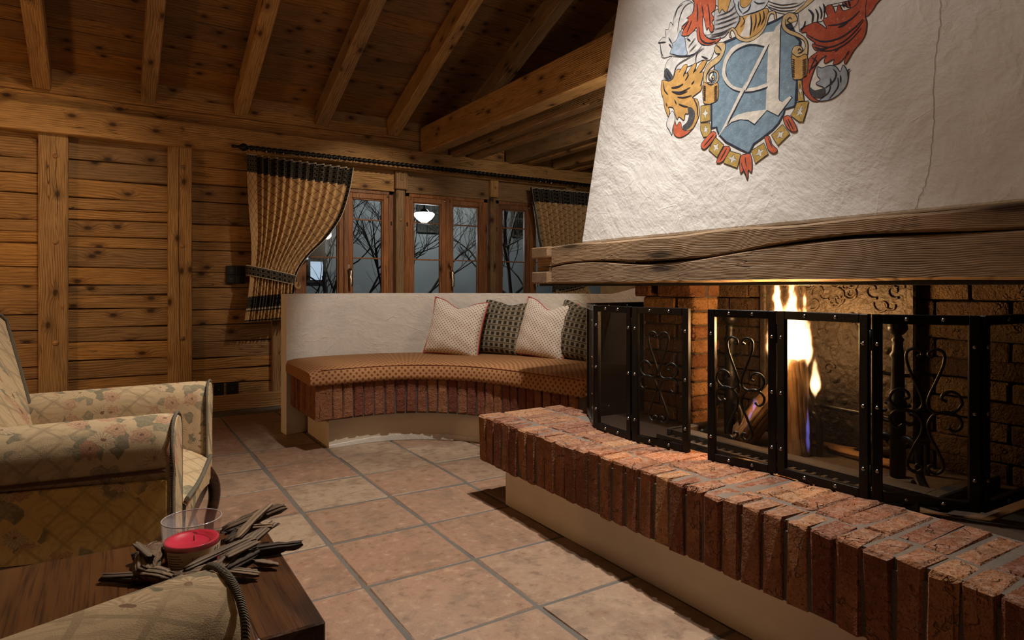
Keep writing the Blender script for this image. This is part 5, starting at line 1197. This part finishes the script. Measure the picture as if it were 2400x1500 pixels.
# ------------------------------------------------------------------ switch plate and sockets
sw=empty('switch_plate',(0.879,5.70,1.105)); tag(sw,'black square switch plate with four buttons left of the curtain','switch')
sf=PF-0.006
build(MB().box(0.805,0.953,sf-0.012,sf,1.032,1.179,0.003),'plate','black_plastic',sw)
for a in (0.812,0.8805):
    for b in (1.039,1.107): 
        o=build(MB().box(a,a+0.0655,sf-0.017,sf-0.010,b,b+0.065,0.003),'button','black_plastic',sw); build(MB().box(a+0.025,a+0.041,sf-0.0176,sf-0.0168,b+0.030,b+0.0325),'indicator','rivet_steel',o)
for (a,b),lb_ in (((0.716,0.792),'black wall socket partly hidden by the armchair arm'),((0.812,0.903),'black wall socket near the masonry bench')):
    so=empty('wall_socket',((a+b)/2,5.70,0.165)); tag(so,lb_,'socket','low wall sockets')
    build(MB().box(a,b,sf-0.012,sf,0.114,0.215,0.003),'plate','black_plastic',so); build(MB().box((a+b)/2-.028,(a+b)/2+.028,sf-0.015,sf-0.010,0.136,0.193,0.004),'inset','black_plastic',so); build(MB().box((a+b)/2-.004,(a+b)/2+.004,sf-0.0156,sf-0.0148,0.160,0.168),'screw','rivet_steel',so)
# ------------------------------------------------------------------ outside the windows at night
gd=build(MB().box(-8,24,5.95,26,-0.9,-0.8),'ground_outside','night_ground'); tag(gd,kind='structure')
tag(build(MB().box(XL,XR,5.90,7.4,2.585,2.63),'trim_1','old_plank'),kind='structure')
lm=empty('outdoor_lamp',(3.05,6.75,1.74)); tag(lm,'glowing white bowl lamp hanging outside behind the middle window','lamp')
local(MB().lathe([(0.0,-0.005),(0.03,0.005),(0.085,0.045),(0.115,0.085),(0.118,0.105),(0.10,0.118),(0.0,0.120)],seg=28),'bowl','lamp_glass',lm); local(MB().lathe([(0.0,0.16),(0.03,0.16),(0.06,0.13),(0.098,0.121),(0.0,0.121)],seg=20),'cap','black_iron',lm); local(MB().tube([(0,0,0.15),(0,0,0.85)],0.008,8),'rod','black_iron',lm)
point('outdoor_lamp_glow',(3.05,6.75,1.60),22,(0.86,0.95,1.0),0.10)
hs_=empty('neighbour_house',(8,12.8,-0.8)); tag(hs_,'grey rendered house across the yard behind the windows','building')
build(MB().box(2.9,22,12.8,13.1,-0.8,7.0),'wall','render_wall',hs_); build(MB().add([(2.6,12.3,5.2),(22.4,12.3,5.2),(22.4,15,7.5),(2.6,15,7.5)],[(0,1,2,3)]),'roof','bark_dark',hs_)
for (x,z,lit) in ((3.0,1.1,1),(3.0,-0.05,1),(3.75,-0.05,1),(5.6,2.2,0),(8.0,2.2,0),(10.9,2.2,0),(7.2,-0.3,0),(10.5,-0.3,0)):
    wn=build(MB().box(x,x+0.62,12.74,12.82,z,z+0.85),'window','bark_dark',hs_)
    for i in range(2):
        for j in range(2): build(MB().box(x+0.05+i*0.28,x+0.29+i*0.28,12.72,12.745,z+0.05+j*0.4,z+0.41+j*0.4),'pane','lit_pane' if lit and (i+j*2+int(x*3))%3 else 'window_glass',wn)
def tree(label,loc,h,seed,depth=6):
    rr=random.Random(seed); e=empty('bare_tree',loc); tag(e,label,'tree'); tk=MB(); br=MB()
    def grow(p,d,L,r,k):
        n=4; P=[p]; q=p
        for i in range(n): d=(d+Vector((rr.uniform(-.22,.22),rr.uniform(-.22,.22),rr.uniform(-.06,.16)))).normalized(); q=q+d*L/n; P.append(q)
        (tk if k==0 else br).tube(P,lambda t:r*(1-0.45*t),5 if k>1 else 8,cap=False)
        if k<depth:
            for c in range(4 if k<2 else 3):
                b=P[rr.randrange(1 if k else 2,n+1)]; nd=(d+Vector((rr.uniform(-1,1),rr.uniform(-1,1),rr.uniform(-.35,.7)))*0.95).normalized(); grow(b,nd,L*rr.uniform(.55,.8),r*0.56,k+1)
    grow(Vector((0,0,0)),Vector((0.05,0,1)),h,h*0.022,0)
    local(tk,'trunk','bark_dark',e); o=local(br,'branches','bark_dark',e); o['kind']='stuff'
tree('bare dark tree outside the right hand window',(5.7,9.2,-0.8),2.2,5); tree('bare slender tree outside the middle window',(4.3,10.4,-0.8),2.3,8); tree('bare tree beyond the left window behind the curtain',(2.9,9.6,-0.8),2.0,12,4)
